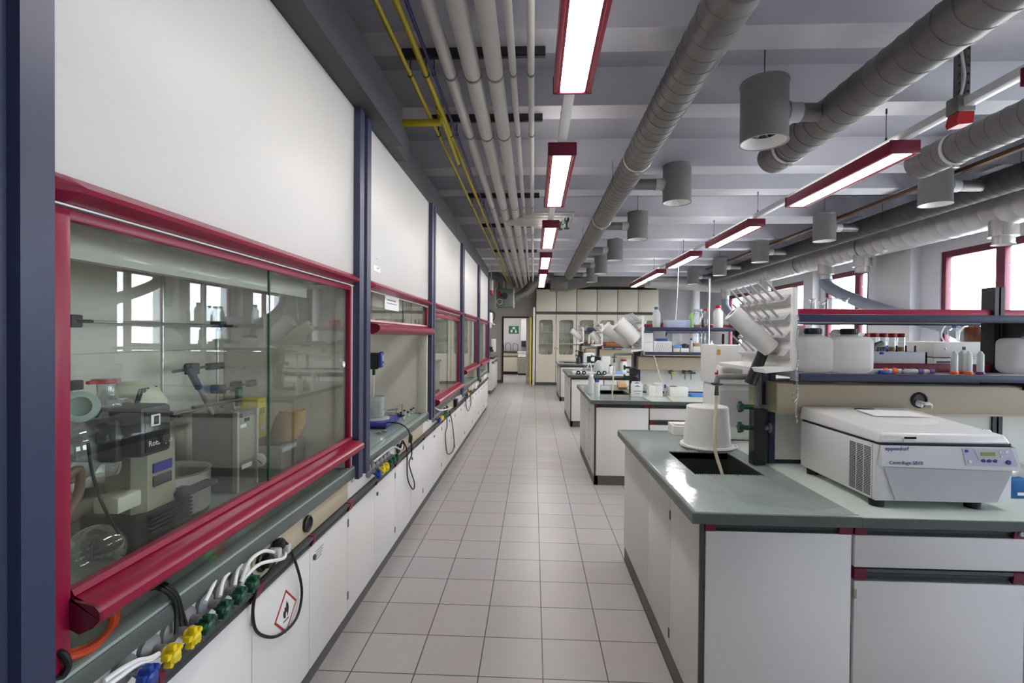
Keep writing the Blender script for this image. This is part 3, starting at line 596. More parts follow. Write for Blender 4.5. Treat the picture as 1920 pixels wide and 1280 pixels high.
# ================================================================== THINGS IN THE NEAREST HOOD
ZT = .872
t = T('rotary_evaporator', 'olive and ivory rotary evaporator with glass condenser behind the nearest sash', 'rotary evaporator', (-1.3, 1.6, ZT))
B().box(-1.40, -1.22, 1.45, 1.70, ZT, ZT + .14, .012).build('bellows_base', BLACK, t)
b = B()
for k in range(9): b.box(-1.226, -1.205, 1.5, 1.69, ZT + .015 + k * .0135, ZT + .023 + k * .0135, .003)
b.build('bellows', BLACKR, t)
b = B().prism([(-1.36, 1.50), (-1.25, 1.47), (-1.22, 1.50), (-1.22, 1.62), (-1.36, 1.66)], 'z', ZT + .14, 1.22); b.build('stand', OLIVE, t)
B().box(-1.219, -1.214, 1.52, 1.60, 1.13, 1.16).m(1).box(-1.219, -1.214, 1.52, 1.60, 1.085, 1.12, .004).build('type_plate', [NAVYT, DGREY], t)
p0 = at(203, 965, X=-1.25); B().box(-1.30, -1.22, p0.y, p0.y + .09, p0.z, p0.z + .05, .008).build('slide_block', IVORY, t)
b = B().box(-1.40, -1.20, 1.36, 1.56, 1.20, 1.335, .02); b.build('drive_head', DGREY, t)
q0 = at(265, 765, X=-1.14); q1 = at(322, 848, X=-1.14)
b = B().box(-1.30, -1.14, q0.y, q1.y, q1.z + .01, q0.z, .012); hd = b.build('control_head', DGREY, t)
ym, zm = (q0.y + q1.y) / 2, q0.z
B().box(-1.14, -1.136, q0.y + .012, q1.y - .012, q1.z + .022, q0.z - .012, .003).build('front_plate', BLACK, hd)
B().box(-1.136, -1.134, ym - .03, ym + .006, zm - .06, zm - .025, .002).m(1).box(-1.1335, -1.1325, ym - .02, ym - .002, zm - .055, zm - .03).build('display', [WHITE, BLACK], hd)
B().lathe([(.02, 0), (.016, .014), (0, .014)], (-1.136, ym + .015, zm - .1), (1, 0, 0), 18).build('dial', DGREY, hd)
text('Rotavapor', (-1.1345, q0.y + .02, q1.z + .04), .024, WHITE, hd, (PI / 2, 0, PI / 2))
b = B()
for k in range(5): b.lathe([(0, .0), (.095, 0), (.09, .04), (.055, .075), (0, .09)], (-1.32, 1.56, 1.335), (.1, .25, 1), 24) if k == 0 else None
for k in range(7): b.m(1).obox((-1.245 - .004 * k, 1.49 + .016 * k, 1.375), (.005, .006, .06), Matrix.Rotation(-.4, 3, 'X'))
b.build('motor_cover', [IVORY, DGREY], t)
c0 = at(197, 870, X=-1.27); c1 = at(208, 650, X=-1.27)
g = B().lathe([(.036, 0), (.04, .02), (.04, .20), (.03, .225), (.022, .24), (.024, .27), (.034, .272), (.034, .285), (0, .286)], (c0.x, c0.y, 1.16), (0, .02, 1), 24, False)
g.tube([(c0.x, c0.y + .04, 1.375), (c0.x + .01, c0.y + .075, 1.37), (c0.x + .01, c0.y + .085, 1.33), (c0.x + .005, c0.y + .11, 1.25)], .008); g.build('condenser', FLASKV, t)
g = B(); g.tube([(c0.x + .026 * math.cos(k * .9), c0.y + .026 * math.sin(k * .9), 1.18 + k * .0036) for k in range(56)], .0045, n=6, smooth=1); g.build('cooling_coil', FLASKV, t)
B().lathe([(.027, 0), (.034, .003), (.034, .012), (.027, .014)], (c0.x, c0.y, 1.43), n=20, cap=False).box(c0.x - .005, c0.x + .01, c0.y - .06, c0.y - .025, 1.432, 1.442, .003).build('joint_clip', RED, t)
B().box(c0.x + .02, c0.x + .05, c0.y - .05, c0.y + .05, 1.26, 1.29, .004).build('condenser_clamp', BLACK, t)
f0 = at(150, 762, X=-1.17)
B().lathe([(.036, -.03), (.040, -.03), (.040, 0), (.025, .003), (.024, -.016), (0, -.016)], f0, (.6, -.75, .15), 30).build('receiver_port', GREYT := mat('pale teal joint', (160, 182, 172), .3), t)
g = B().sph((-1.34, 1.36, 1.24), .085, 24, (1, 1, 1.15)).lathe([(.03, 0), (.03, .1)], (-1.32, 1.33, 1.32), (.3, -.5, 1), 18, False); g.build('receiving_flask', FLASKV, t)
B().tube([at(120, 900, X=-1.2), at(148, 880, X=-1.2), at(148, 920, X=-1.2), at(130, 960, X=-1.2), at(112, 985, X=-1.2)], .011).build('rubber_tube', mat('brown rubber tube', (112, 84, 66), .5), t)
B().tube([at(165, 830, X=-1.18), at(172, 880, X=-1.17), at(190, 940, X=-1.16), at(222, 1000, X=-1.16)], .004).tube([at(180, 780, X=-1.2), at(190, 768, X=-1.18), at(208, 772, X=-1.18), at(210, 790, X=-1.18)], .006).build('cable', BLACKR, t)
B().box(-1.36, -1.12, 1.46, 1.62, ZT, ZT + .012).box(-1.16, -1.10, 1.56, 1.72, ZT, ZT + .055, .01).build('switch_base', BLACK, t)
sw = B().box(-1.10, -1.096, 1.60, 1.635, ZT + .018, ZT + .04); sw.build('green_switch', LEDG, t); B().box(-1.10, -1.096, 1.645, 1.68, ZT + .018, ZT + .04).build('red_switch', LEDR, t)
B().obox((-1.20, 1.70, 1.03), (.05, .17, .014), None, .003).obox((-1.2, 1.63, 1.045), (.03, .03, .02), None, .004).build('lift_arm', DGREY, t)
pc = (-1.44, 1.86, ZT)
t = T('water_bath', 'round stainless steel water bath beside the rotary evaporator', 'water bath', pc)
B().lathe([(.148, 0), (.148, .018)], pc, n=40).build('foot_ring', BLACK, t)
B().lathe([(.15, .018), (.153, .03), (.153, .165), (.158, .17), (.145, .17), (.142, .05), (0, .05)], pc, n=44).build('bath', STEEL, t)
gx0, gy0 = -1.32, 2.12
t = T('laboratory_press', 'grey bench press with steel lever handle behind the nearest sash', 'press', (gx0 - .1, gy0 + .08, ZT))
B().box(gx0 - .2, gx0, gy0, gy0 + .16, ZT, 1.225, .004).build('housing', GREYP := mat('warm grey press housing', (112, 106, 102), .45), t)
B().box(gx0, gx0 + .004, gy0 + .02, gy0 + .15, 1.0, 1.2, .002).m(1).box(gx0 + .004, gx0 + .006, gy0 + .06, gy0 + .10, 1.18, 1.195).m(2).box(gx0 + .004, gx0 + .006, gy0 + .03, gy0 + .075, 1.155, 1.17).box(gx0 + .004, gx0 + .006, gy0 + .04, gy0 + .12, .965, .985).build('front_plate', [OLIVE, BLACK, WHITE], t)
B().box(gx0 - .01, gx0 + .012, gy0 - .004, gy0 + .01, ZT, 1.232).box(gx0 - .01, gx0 + .012, gy0 + .15, gy0 + .164, ZT, 1.232).build('frame_column', mat('light frame', (176, 172, 158), .4), t)
h0 = at(398, 775, X=-1.36); h1 = at(352, 686, X=-1.30)
B().cyl(h0, h1, .009).build('lever', STEEL, t); B().cyl(h1 + (h0 - h1) * .0, h1 + (h0 - h1) * .42, .014).build('lever_grip', NAVY_D, t)
r0 = at(362, 764, X=-1.25); r1 = at(452, 748, X=-1.30); B().cyl(r0, r1, .007).build('bar', CHROME, t)
B().cyl(at(447, 760, X=-1.31), at(447, 727, X=-1.31), .013).build('bar_grip', DGREEN, t); B().cyl((gx0 - .05, gy0 + .08, 1.225), (gx0 - .05, gy0 + .08, 1.275), .01).build('valve_stem', CHROME, t)
s0 = at(444, 937, X=-1.08)
sc = tag(B().obox((s0.x, s0.y, ZT + .012), (.004, .10, .03), Matrix.Rotation(.5, 3, 'Y')).build('name_strip', PAPER), 'small white name strip lying before the grey press', 'label')
text('SPECAC', (s0.x + .006, s0.y - .043, ZT + .004), .022, BLACK, sc, (PI / 2 - .5, 0, PI / 2), ext=.0002)
t = T('thermostat_bath', 'steel thermostat bath with round white dial and yellow controller', 'water bath', (-1.4, 2.41, ZT))
B().box(-1.6, -1.2, 2.29, 2.54, ZT, ZT + .17, .006).m(1).box(-1.58, -1.22, 2.31, 2.52, ZT + .171, ZT + .174).build('tank', [mat('satin steel tank', (150, 150, 148), .35, .6), DGREY], t)
B().box(-1.201, -1.198, 2.30, 2.44, ZT + .14, ZT + .16).build('name_plate', LGREY, t)
g = at(487, 862, Y=2.287); d = B().lathe([(.032, 0), (.032, .012), (.028, .014), (0, .014)], (g.x, 2.29, g.z), (0, -1, 0), 28); do = d.build('dial', WHITE, t)
B().obox((g.x + .004, 2.275, g.z - .004), (.034, .001, .004), Matrix.Rotation(.7, 3, 'Y')).build('pointer', BLACK, do)
B().box(-1.53, -1.40, 2.44, 2.52, ZT + .17, 1.25, .006).build('controller', YBOX, t)
B().box(-1.401, -1.398, 2.455, 2.5, 1.17, 1.2).m(1).box(-1.401, -1.398, 2.46, 2.50, 1.085, 1.11).build('controller_panel', [LCDG, LAV], t)
b = B(); L = [(-1.34, 2.37), (-1.24, 2.37), (-1.24, 2.47), (-1.34, 2.47)]; bz = [ZT + .175, ZT + .23, ZT + .29, ZT + .33]
rings = []
for i, z in enumerate(bz):
    sc_ = (1, 1.1, .95, .8)[i]; rings.append([b.bm.verts.new((-1.27 + (math.cos(a) * .075 + .03 * i) * sc_ + random.uniform(-.006, .006), 2.43 + math.sin(a) * .055 * sc_ - .012 * i, z + random.uniform(-.006, .006))) for a in [k * PI / 7 for k in range(14)]])
fs = [b.bm.faces.new((p[k], p[(k + 1) % 14], q[(k + 1) % 14], q[k])) for p, q in zip(rings, rings[1:]) for k in range(14)] + [b.bm.faces.new(rings[0]), b.bm.faces.new(rings[-1])]
b._n(fs); b.m(1).obox((-1.16, 2.41, ZT + .255), (.03, .03, .002), Matrix.Rotation(1.2, 3, 'Y'))
tag(b.build('paper_bag', [CARD, PAPER]), 'crumpled brown paper bag standing on the steel thermostat bath', 'bag')
t = T('round_flask', 'large clear round bottom flask lying by the near corner of the nearest hood', 'flask', (-1.26, 1.36, ZT))
B().sph((-1.26, 1.36, ZT + .076), .074, 32).lathe([(.018, 0), (.018, .06), (.021, .062)], (-1.26, 1.29, ZT + .10), (-.3, -1, .3), 20, False).build('bulb', FLASK, t)
b = B(); N = 12; vv = [[b.bm.verts.new((-1.16 + .11 * i / N + random.uniform(-.008, .008), 1.17 + .22 * j / N + random.uniform(-.006, .006), ZT + .004 + random.uniform(0, .03) + .03 * math.sin(i) * math.sin(j * .8) ** 2)) for j in range(N)] for i in range(N)]
b._n([b.bm.faces.new((vv[i][j], vv[i + 1][j], vv[i + 1][j + 1], vv[i][j + 1])) for i in range(N - 1) for j in range(N - 1)])
pbg = tag(b.build('plastic_bag', glass('crumpled clear film', (238, 240, 240), .08, .6, 2, .12, .3)), 'crumpled clear plastic bag beside the round flask', 'bag')
t = T('rod_lattice', 'steel rod lattice with clamps on the back wall of the nearest hood', 'lattice', (-1.6, 1.75, ZT))
b = B()
for y in (1.30, 1.62, 2.05, 2.42): b.cyl((-1.6, y, ZT), (-1.6, y, 1.9), .007, n=10)
for z in (1.22, 1.62): b.cyl((-1.585, .98, z), (-1.585, 2.56, z), .006, n=10)
b.build('rod', STEEL, t)
for y, z in ((1.30, 1.62), (1.30, 1.22), (1.62, 1.22), (2.05, 1.22), (2.42, 1.3), (2.42, 1.62), (1.62, 1.62)):
    k = B().box(-1.625, -1.565, y - .022, y + .022, z - .022, z + .022, .005).cyl((-1.58, y, z), (-1.53, y + .01, z), .006, n=8).cyl((-1.54, y - .005, z), (-1.54, y + .03, z), .005, n=8); k.build('boss_clamp', DGREY, t)
for y, z in ((1.36, 1.40), (2.42, 1.31), (2.1, 1.42)):
    k = B().cyl((-1.5, y - .12, z), (-1.5, y + .12, z + .01), .006, n=8).box(-1.515, -1.485, y + .1, y + .2, z - .008, z + .024, .004).box(-1.52, -1.48, y - .03, y + .02, z - .02, z + .03, .005); k.build('retort_clamp', DGREY, t)

# ================================================================== THINGS IN THE OPEN HOOD
t = T('hotplate_stirrer', 'blue magnetic hotplate stirrer standing in the open fume hood', 'hotplate', (-1.22, 3.87, ZT))
B().box(-1.36, -1.10, 3.65, 3.97, ZT + .01, ZT + .05, .014).prism([(3.96, ZT + .012), (4.09, ZT + .005), (4.10, ZT + .03), (4.0, ZT + .055), (3.95, ZT + .05)], 'x', -1.34, -1.12).build('housing', ROYAL, t)
B().lathe([(.11, 0), (.11, .012), (.10, .014), (0, .014)], (-1.24, 3.81, ZT + .05), n=30).build('plate', LGREY, t)
B().cyl((-1.115, 4.05, ZT + .035), (-1.095, 4.06, ZT + .04), .016).build('dial', BLACK, t)
for x, y in ((-1.33, 3.69), (-1.33, 3.94), (-1.13, 3.69), (-1.13, 3.94)): B().cyl((x, y, ZT - .003), (x, y, ZT + .012), .012).build('foot', BLACKR, t)
tf = B()
for yy in (3.98, 4.16): tf.cyl((-1.12, yy, ZT), (-1.12, yy, ZT + .12), .004, n=8)
tf.cyl((-1.12, 3.86, ZT + .118), (-1.12, 4.16, ZT + .118), .004, n=8).cyl((-1.16, 3.86, ZT + .11), (-1.07, 3.86, ZT + .12), .004, n=8)
tag(tf.build('wire_stand', GREY), 'thin grey wire stand bridging the end of the blue hotplate', 'stand')
t = T('glass_beaker', 'large glass beaker of water standing on the blue hotplate', 'beaker', (-1.24, 3.80, ZT + .065))
B().lathe([(0, .0), (.072, 0), (.078, .006), (.078, .16), (.084, .166), (.076, .164), (.075, .01), (0, .006)], (-1.24, 3.80, ZT + .065), n=30, cap=False).build('vessel', FLASKV, t)
B().lathe([(0, .012), (.072, .012), (.072, .12), (0, .12)], (-1.24, 3.80, ZT + .065), n=28, cap=False).build('water', glass('clear water', (222, 230, 228), .05, .5, 3), t)
t = T('overhead_stirrer', 'blue overhead stirrer on a rod above the beaker in the open hood', 'stirrer', (-1.28, 3.80, ZT))
p = at(708, 675, X=-1.2)
B().obox((-1.20, 3.82, p.z), (.03, .075, .12), Matrix.Rotation(.12, 3, 'X'), .008).build('display_head', ROYAL, t)
B().box(-1.1845, -1.183, 3.805, 3.845, p.z - .01, p.z + .035).m(1).box(-1.1845, -1.183, 3.82, 3.835, p.z - .045, p.z - .035).build('display', [LAV, WHITE], t)
B().obox((-1.25, 3.80, p.z - .01), (.07, .05, .13), None, .01).cyl((-1.25, 3.80, p.z - .07), (-1.25, 3.80, p.z - .12), .012).build('motor', BLACK, t)
B().cyl((-1.25, 3.80, p.z - .12), (-1.25, 3.80, ZT + .085), .004, n=8).build('shaft', STEEL, t)
B().cyl((-1.45, 3.77, p.z - .03), (-1.25, 3.79, p.z - .03), .008).cyl((-1.45, 3.77, ZT), (-1.45, 3.77, 1.6), .009).box(-1.5, -1.38, 3.67, 3.87, ZT, ZT + .014).build('stand', STEEL, t)
vp = [(746, 786), (752, 783), (758, 779), (756, 789), (765, 782), (771, 777), (775, 774)]
v0 = None
for i, (px, py) in enumerate(vp):
    q = at(px, py, Z=ZT)
    if v0 is None:
        v0 = T('sample_vial', '', 'vial', q, 'black capped vials in the open hood')
        B().lathe([(0, 0), (.012, 0), (.012, .034), (.009, .038), (.009, .042)], q, n=14, cap=False).build('vial', FLASK, v0); B().cyl(q + Vector((0, 0, .04)), q + Vector((0, 0, .052)), .0105, n=14).build('cap', BLACK, v0); o = v0
    else: o = dup(v0, q)
    o['label'] = 'small glass vial with black cap on the open hood worktop, %s from the hotplate' % ['nearest', 'second', 'third', 'fourth', 'fifth', 'sixth', 'farthest'][i]
q = at(712, 813, Z=ZT)
t = T('screw_clamp', 'small loose steel clamp lying alone on the open hood worktop', 'clamp', q)
B().obox(q + Vector((0, 0, .012)), (.012, .07, .012), Matrix.Rotation(.5, 3, 'Z'), .003).obox(q + Vector((.02, .02, .012)), (.05, .012, .012), None, .003).cyl(q + Vector((-.02, -.02, .012)), q + Vector((.03, .05, .016)), .005).build('jaw', GREY, t); B().cyl(q + Vector((.0, .06, .012)), q + Vector((.03, .07, .012)), .004).build('screw', CHROME, t)
q = at(712, 791, Z=ZT)
t = T('clamp_pile', 'dark pile of steel boss clamps beside the blue hotplate', 'clamp', q)
for k in range(6):
    B().obox(q + Vector((random.uniform(-.07, .04), random.uniform(-.12, .1), .016)), (.03, .06, .03), Matrix.Rotation(random.uniform(0, 3), 3, 'Z'), .006).build('boss', DGREY if k % 2 else GREY, t)
q = at(700, 795, Z=ZT); b = B(); b.poly([q + Vector((-.04, -.1, .002)), q + Vector((.06, -.1, .004)), q + Vector((.07, .02, .05)), q + Vector((-.02, .02, .03))]); pp = b.build('paper_sheet', PAPER)
so = pp.modifiers.new('thickness', 'SOLIDIFY'); so.thickness = .002; tag(pp, 'curled white paper sheet by the hotplate in the open hood', 'paper')
# rear items in the third and fourth hoods
def jar(label, x, y, z, r, h, m_, capm, name='bottle', cat='bottle', group=None, neck=.55):
    t = T(name, label, cat, (x, y, z), group)
    B().lathe([(0, 0), (r * .94, 0), (r, r * .12), (r, h * .70), (r * neck, h * .84), (r * neck, h * .9)], (x, y, z), n=22).build('body', m_, t)
    B().cyl((x, y, z + h * .88), (x, y, z + h), r * neck * 1.18, n=18).build('cap', capm, t); return t
jar('white bottle with black cap standing inside the third fume hood', -1.3, 5.4, ZT, .05, .2, WHITE, BLACK)
jar('brown bottle standing inside the third fume hood', -1.25, 5.7, ZT, .045, .18, AMBER, BLACK)
tag(B().box(-1.6, -1.35, 7.4, 7.8, ZT, ZT + .3, .01).build('instrument_box', LGREY), 'light grey box standing inside the fourth fume hood', 'box')
# ================================================================== BACK WALL
CX0, CW, CY = .075, .655, 15.9
CT = 3.11
for k in range(6):
    a, b_ = CX0 + k * CW, CX0 + (k + 1) * CW; od = ['first', 'second', 'third', 'fourth', 'fifth', 'last'][k]
    t = T('wall_cabinet', 'cream upper cupboard on the far wall, %s from the door' % od, 'cupboard', ((a + b_) / 2, CY + .2, 2.34), 'cream cupboards of the far wall')
    B().box(a + .004, b_ - .004, CY + .02, 16.2, 2.345, CT).build('body', CREAM_CAB, t)
    B().box(a + .01, b_ - .01, CY, CY + .02, 2.40, CT - .01, .003).build('door', CREAM_CAB, t); B().box(a - .008, a + .008, CY + .012, CY + .018, 2.345, CT).build('joint', SEAM, t)
    r = B().box(a + .004, b_ - .004, CY + .004, CY + .02, 2.345, 2.39); r.box(a, b_, CY - .012, CY + .02, 2.36, 2.375); r.build('grip_rail', RAILM, t)
    t = T('tall_cabinet', 'cream tall cabinet with rounded glass window on the far wall, %s from the door' % od, 'cabinet', ((a + b_) / 2, CY + .2, 0), 'cream glass fronted cabinets of the far wall')
    c = B().box(a + .003, a + .02, CY + .02, 16.2, .1, 2.30).box(b_ - .02, b_ - .003, CY + .02, 16.2, .1, 2.30).box(a + .003, b_ - .003, 16.17, 16.2, .1, 2.30).box(a + .003, b_ - .003, CY + .02, 16.2, 2.28, 2.30).box(a + .003, b_ - .003, CY + .02, 16.2, .1, .12).box(a + .003, b_ - .003, CY + .03, 16.2, .9, .92)
    c.build('body', CREAM_CAB, t); B().box(a - .007, a + .007, CY + .012, CY + .018, .1, 2.3).build('joint', SEAM, t); B().box(a, b_, CY + .05, 16.2, 0, .1).build('plinth', TOE, t)
    B().box(a, b_, CY - .012, CY + .02, 2.315, 2.33).box(a + .004, b_ - .004, CY + .004, CY + .02, 2.30, 2.345).build('grip_rail', RAILM, t)
    # door with rounded window opening
    x0, x1, z0, z1 = a + .008, b_ - .008, .105, 2.295; wx0, wx1, wz0, wz1, rr = a + .10, b_ - .10, 1.0, 2.12, .07
    d = B(); d.box(x0, wx0, CY, CY + .02, z0, z1).box(wx1, x1, CY, CY + .02, z0, z1).box(wx0, wx1, CY, CY + .02, z0, wz0).box(wx0, wx1, CY, CY + .02, wz1, z1)
    for sx, cx in ((-1, wx0), (1, wx1)):
        for sz, cz in ((-1, wz0), (1, wz1)):
            pts = [(cx, cz)] + [(cx - sx * rr + sx * rr * math.cos(q * PI / 12), cz - sz * rr + sz * rr * math.sin(q * PI / 12)) for q in range(7)]
            d.prism(pts, 'y', CY, CY + .02)
    do = d.build('door', CREAM_CAB, t); B().box(wx0 - .01, wx1 + .01, CY + .008, CY + .012, wz0 - .01, wz1 + .01).build('window_pane', GLASS, do)
    hx = a + .04 if k % 2 else b_ - .04; B().cyl((hx, CY, 1.2), (hx, CY - .02, 1.2), .015, n=14).build('knob', DGREY, do)
    sh = B()
    for z in (1.34, 1.72): sh.box(a + .02, b_ - .02, CY + .03, 16.17, z, z + .018)
    sh.build('shelf', WHITE, t)
    if k < 3:
        for zi, z in enumerate((.92, 1.358, 1.738)):
            n = (7, 8, 7)[zi]; h = (.22, .2, .26)[zi]
            for q in range(n):
                x = wx0 - .02 + (wx1 - wx0 + .04) * (q + .5) / n + random.uniform(-.012, .012); hh = h * random.uniform(.7, 1.1); r = .022 if zi == 2 else .026; y = CY + .1 + random.uniform(0, .06)
                if zi == 2: bb = B().lathe([(0, 0), (r * 1.3, 0), (r * 1.3, .006), (r, .01), (r, hh), (r * 1.15, hh + .004)], (x, y, z), n=10, cap=False)
                else: bb = B().lathe([(0, 0), (r, 0), (r, hh * .6), (r * .45, hh * .8), (r * .45, hh)], (x, y, z), n=10, cap=False)
                tag(bb.build('glass_cylinder' if zi == 2 else 'glass_bottle', FLASK), 'clear glass vessel standing on the %s shelf of the %s cream cabinet from the door' % (('lowest', 'middle', 'top')[zi], od), 'glassware', 'glassware on the %s shelf, %s cream cabinet' % (('lowest', 'middle', 'top')[zi], od))
tag(B().box(-.02, .05, 15.86, 15.9, 0, 2.52, .004).build('filler_board', WHITE), 'tall narrow white board standing between the far door and the cream cabinets', 'board')
Y0 = 13.3
t = T('base_cabinet', 'white low cabinet standing beyond the fume hood row before the far door', 'cabinet', (-1.5, 14.2, 0))
B().box(-1.84, -1.12, Y0, 15.0, .10, .95).build('body', W_CAB, t); B().box(-1.84, -1.16, Y0 + .02, 14.98, 0, .1).build('plinth', TOE, t)
for k in range(3): B().box(-1.12, -1.10, Y0 + .57 * k + .005, Y0 + .57 * (k + 1) - .005, .11, .80, .002).build('door', W_CAB, t)
B().box(-1.84, -1.08, Y0 - .01, 15.02, .95, .985, .004).build('top', DGREY, t); B().box(-1.13, -1.085, Y0, 15.0, .84, .88).build('grip_rail', RAILM, t)
def wall_shelf():
    t = tag(B().box(-1.84, -1.10, 13.2, 14.0, 1.90, 1.93).box(-1.84, -1.13, 13.2, 13.23, 1.8, 1.9).build('wall_shelf', WHITE), 'white wall shelf carrying a kettle left of the far door', 'shelf')
wall_shelf()
t = T('thermos_jug', 'white thermos jug with black lid and handle on the wall shelf', 'jug', (-1.22, 13.4, 1.93))
B().lathe([(0, 0), (.10, 0), (.105, .02), (.10, .26), (.085, .30)], (-1.22, 13.4, 1.93), n=26).m(1).lathe([(.106, .0), (.106, .012)], (-1.22, 13.4, 1.93), n=26).build('body', [WHITE, RED], t)
B().lathe([(.09, .29), (.092, .33), (.06, .37), (0, .375)], (-1.22, 13.4, 1.93), n=22).build('lid', BLACK, t)
B().tube([(-1.13, 13.4, 2.24), (-1.07, 13.4, 2.22), (-1.06, 13.4, 2.1), (-1.11, 13.4, 2.0)], .014).build('handle', BLACK, t)
t = T('paper_holder', 'tall white paper towel holder on the low cabinet left of the door', 'holder', (-1.16, 14.3, 1.13))
B().box(-1.22, -1.10, 14.2, 14.45, 1.12, 1.5, .012).cyl((-1.5, 14.3, 1.0), (-1.5, 14.3, 1.9), .02).box(-1.84, -1.2, 14.28, 14.32, 1.3, 1.34).build('holder', WHITE, t)
for k, (y, h, m_, lb) in enumerate(((13.45, .3, BLACK, 'black coffee machine on the low cabinet left of the far door'), (13.75, .22, DGREY, 'dark grey grinder on the low cabinet left of the far door'))):
    t = T('appliance', lb, 'appliance', (-1.3, y, .985)); B().box(-1.42, -1.2, y - .1, y + .1, .985, .985 + h, .015).build('body', m_, t); B().box(-1.2, -1.12, y - .08, y + .08, .985 + h * .7, .985 + h, .01).box(-1.2, -1.1, y - .08, y + .08, .985, 1.0).build('spout', m_, t)
for k, x in enumerate((-1.2, -1.14)):
    p = Vector((x, 13.36 + .05 * k, .985)); tag(B().lathe([(0, 0), (.03, 0), (.036, .09), (.033, .09), (.028, .006), (0, .006)], p, n=16, cap=False).build('drinking_glass', FLASK), 'clear drinking glass at the front of the low cabinet, %s of two' % ('inner', 'outer')[k], 'glass')
# fan unit hung near the ceiling
q0 = at(930, 541, Y=14.6); q1 = at(963, 575, Y=14.6)
t = T('fan_unit', 'grey sheet metal fan box hung near the ceiling above the far door', 'fan unit', ((q0.x + q1.x) / 2, 14.9, q1.z))
B().box(q0.x, q1.x, 14.6, 15.2, q1.z, q0.z, .006).build('box', mat('grey green fan housing', (112, 120, 116), .45, .4), t)
B().box(q1.x - .02, q1.x + .02, 14.57, 15.22, q1.z - .03, q0.z + .02).box(q0.x - .02, q0.x + .01, 14.57, 15.22, q1.z - .03, q0.z + .02).build('flange', GALVS, t)
xm = (q0.x + q1.x) / 2; zm = (q0.z + q1.z) / 2
B().cyl((xm, 14.6, zm + .05), (xm, 14.45, zm + .05), .09).cyl((xm, 14.46, zm + .05), (xm, 14.42, zm + .05), .05).build('motor', NAVY_D, t)
B().lathe([(.075, 0), (.085, 0), (.085, .02), (.075, .02)], (xm - .15, 14.58, zm - .12), (0, -1, 0), 20, False).build('cable_coil', WHITE, t)
B().box(q0.x + .08, q0.x + .14, 14.57, 14.6, zm + .05, zm + .2).build('switch', RED, t)
B().tube([(q1.x, 14.9, zm - .02), (q1.x + .3, 14.9, zm + .15), (at(1010, 517, Y=14.9).x, 14.9, 3.28), (.6, 14.9, 3.36)], .15, n=20, smooth=4).build('duct', GALV, t)
B().tube([(q0.x + .15, 14.9, q0.z - .02), (q0.x + .15, 14.9, q0.z + .25), (q0.x - .05, 14.9, q0.z + .45), (-1.7, 14.9, q0.z + .62)], .13, n=20, smooth=4).build('inlet_duct', GALV, t)
for x in (q0.x - .01, q1.x + .01): B().cyl((x, 14.8, q1.z), (x, 14.8, ZC), .008, n=8).build('hanger_rod', BLACK, t)
p = at(921, 540, Y=12.5); t = T('alarm_lamp', 'small grey and red alarm lamp on the end of the fume hood row', 'alarm', p)
B().cyl(p + Vector((0, 0, -.06)), p + Vector((0, 0, .2)), .055).cyl(p + Vector((0, 0, .1)), (p.x, p.y, ZR), .008, n=8).build('bracket', LGREY, t); B().cyl(p + Vector((0, 0, -.16)), p + Vector((0, 0, -.06)), .055).build('lens', RED, t)
# room behind the door
sg = T('first_aid_sign', 'green safety sign on the wall seen through the far door', 'sign', (-.85, 20.97, 1.7))
g0 = at(954, 611, Y=20.96); g1 = at(972.5, 625, Y=20.96)
B().box(g0.x, g1.x, 20.96, 20.995, g1.z, g0.z, .002).build('plate', GREENP, sg)
w0 = g1.x - g0.x; h0 = g0.z - g1.z; mx_ = (g0.x + g1.x) / 2
B().box(mx_ - .05, mx_ + .06, 20.955, 20.961, g0.z - h0 * .42, g0.z - h0 * .14).box(mx_ - .13, mx_ - .05, 20.955, 20.961, g0.z - h0 * .85, g0.z - h0 * .5).cyl((mx_ + .09, 20.955, g0.z - h0 * .6), (mx_ + .09, 20.961, g0.z - h0 * .6), .035).box(mx_ + .05, mx_ + .14, 20.955, 20.961, g0.z - h0 * .9, g0.z - h0 * .72).build('pictogram', WHITE, sg)
t = T('base_cabinet', 'cream low cabinet with dark worktop in the room beyond the door', 'cabinet', (-.9, 20.6, 0))
B().box(-2.0, -.45, 20.3, 20.98, .12, .9).build('body', CREAM_CAB, t); B().box(-2.0, -.4, 20.25, 20.98, .9, .95).build('worktop', DGREY, t); B().box(-2.0, -.45, 20.27, 20.3, .74, .78).build('grip_rail', RAILM, t); B().box(-2, -.45, 20.35, 20.98, 0, .12).build('plinth', BLACK, t)
t = T('base_cabinet', 'white side cabinet at the left edge of the room beyond the door', 'cabinet', (-1.55, 19.2, 0)); B().box(-2.15, -1.36, 18.6, 19.5, .1, .98).build('body', WHITE, t); B().box(-2.15, -1.38, 18.6, 19.5, 0, .1).build('plinth', BLACK, t)
t = T('olive_cabinet', 'small olive cabinet with white top in the room beyond the door', 'cabinet', (-.4, 20.1, 0)); B().box(-.62, -.05, 19.9, 20.24, .08, .72).build('body', OLIVE, t); B().box(-.65, -.02, 19.86, 20.25, .93, .97).box(-.62, -.05, 19.9, 20.24, .75, .93).build('top', WHITE, t); B().box(-.6, -.07, 19.92, 20.2, 0, .08).build('plinth', BLACK, t)
tag(B().box(-.52, -.12, 20.5, 20.98, 1.4, 2.3, .005).build('wall_cupboard', WHITE), 'white wall cupboard in the room beyond the door', 'cupboard')
tag(B().box(-.5, -.15, 20.55, 20.9, 1.15, 1.38, .01).build('oven', BLACK), 'black oven under the cupboard in the room beyond the door', 'oven')
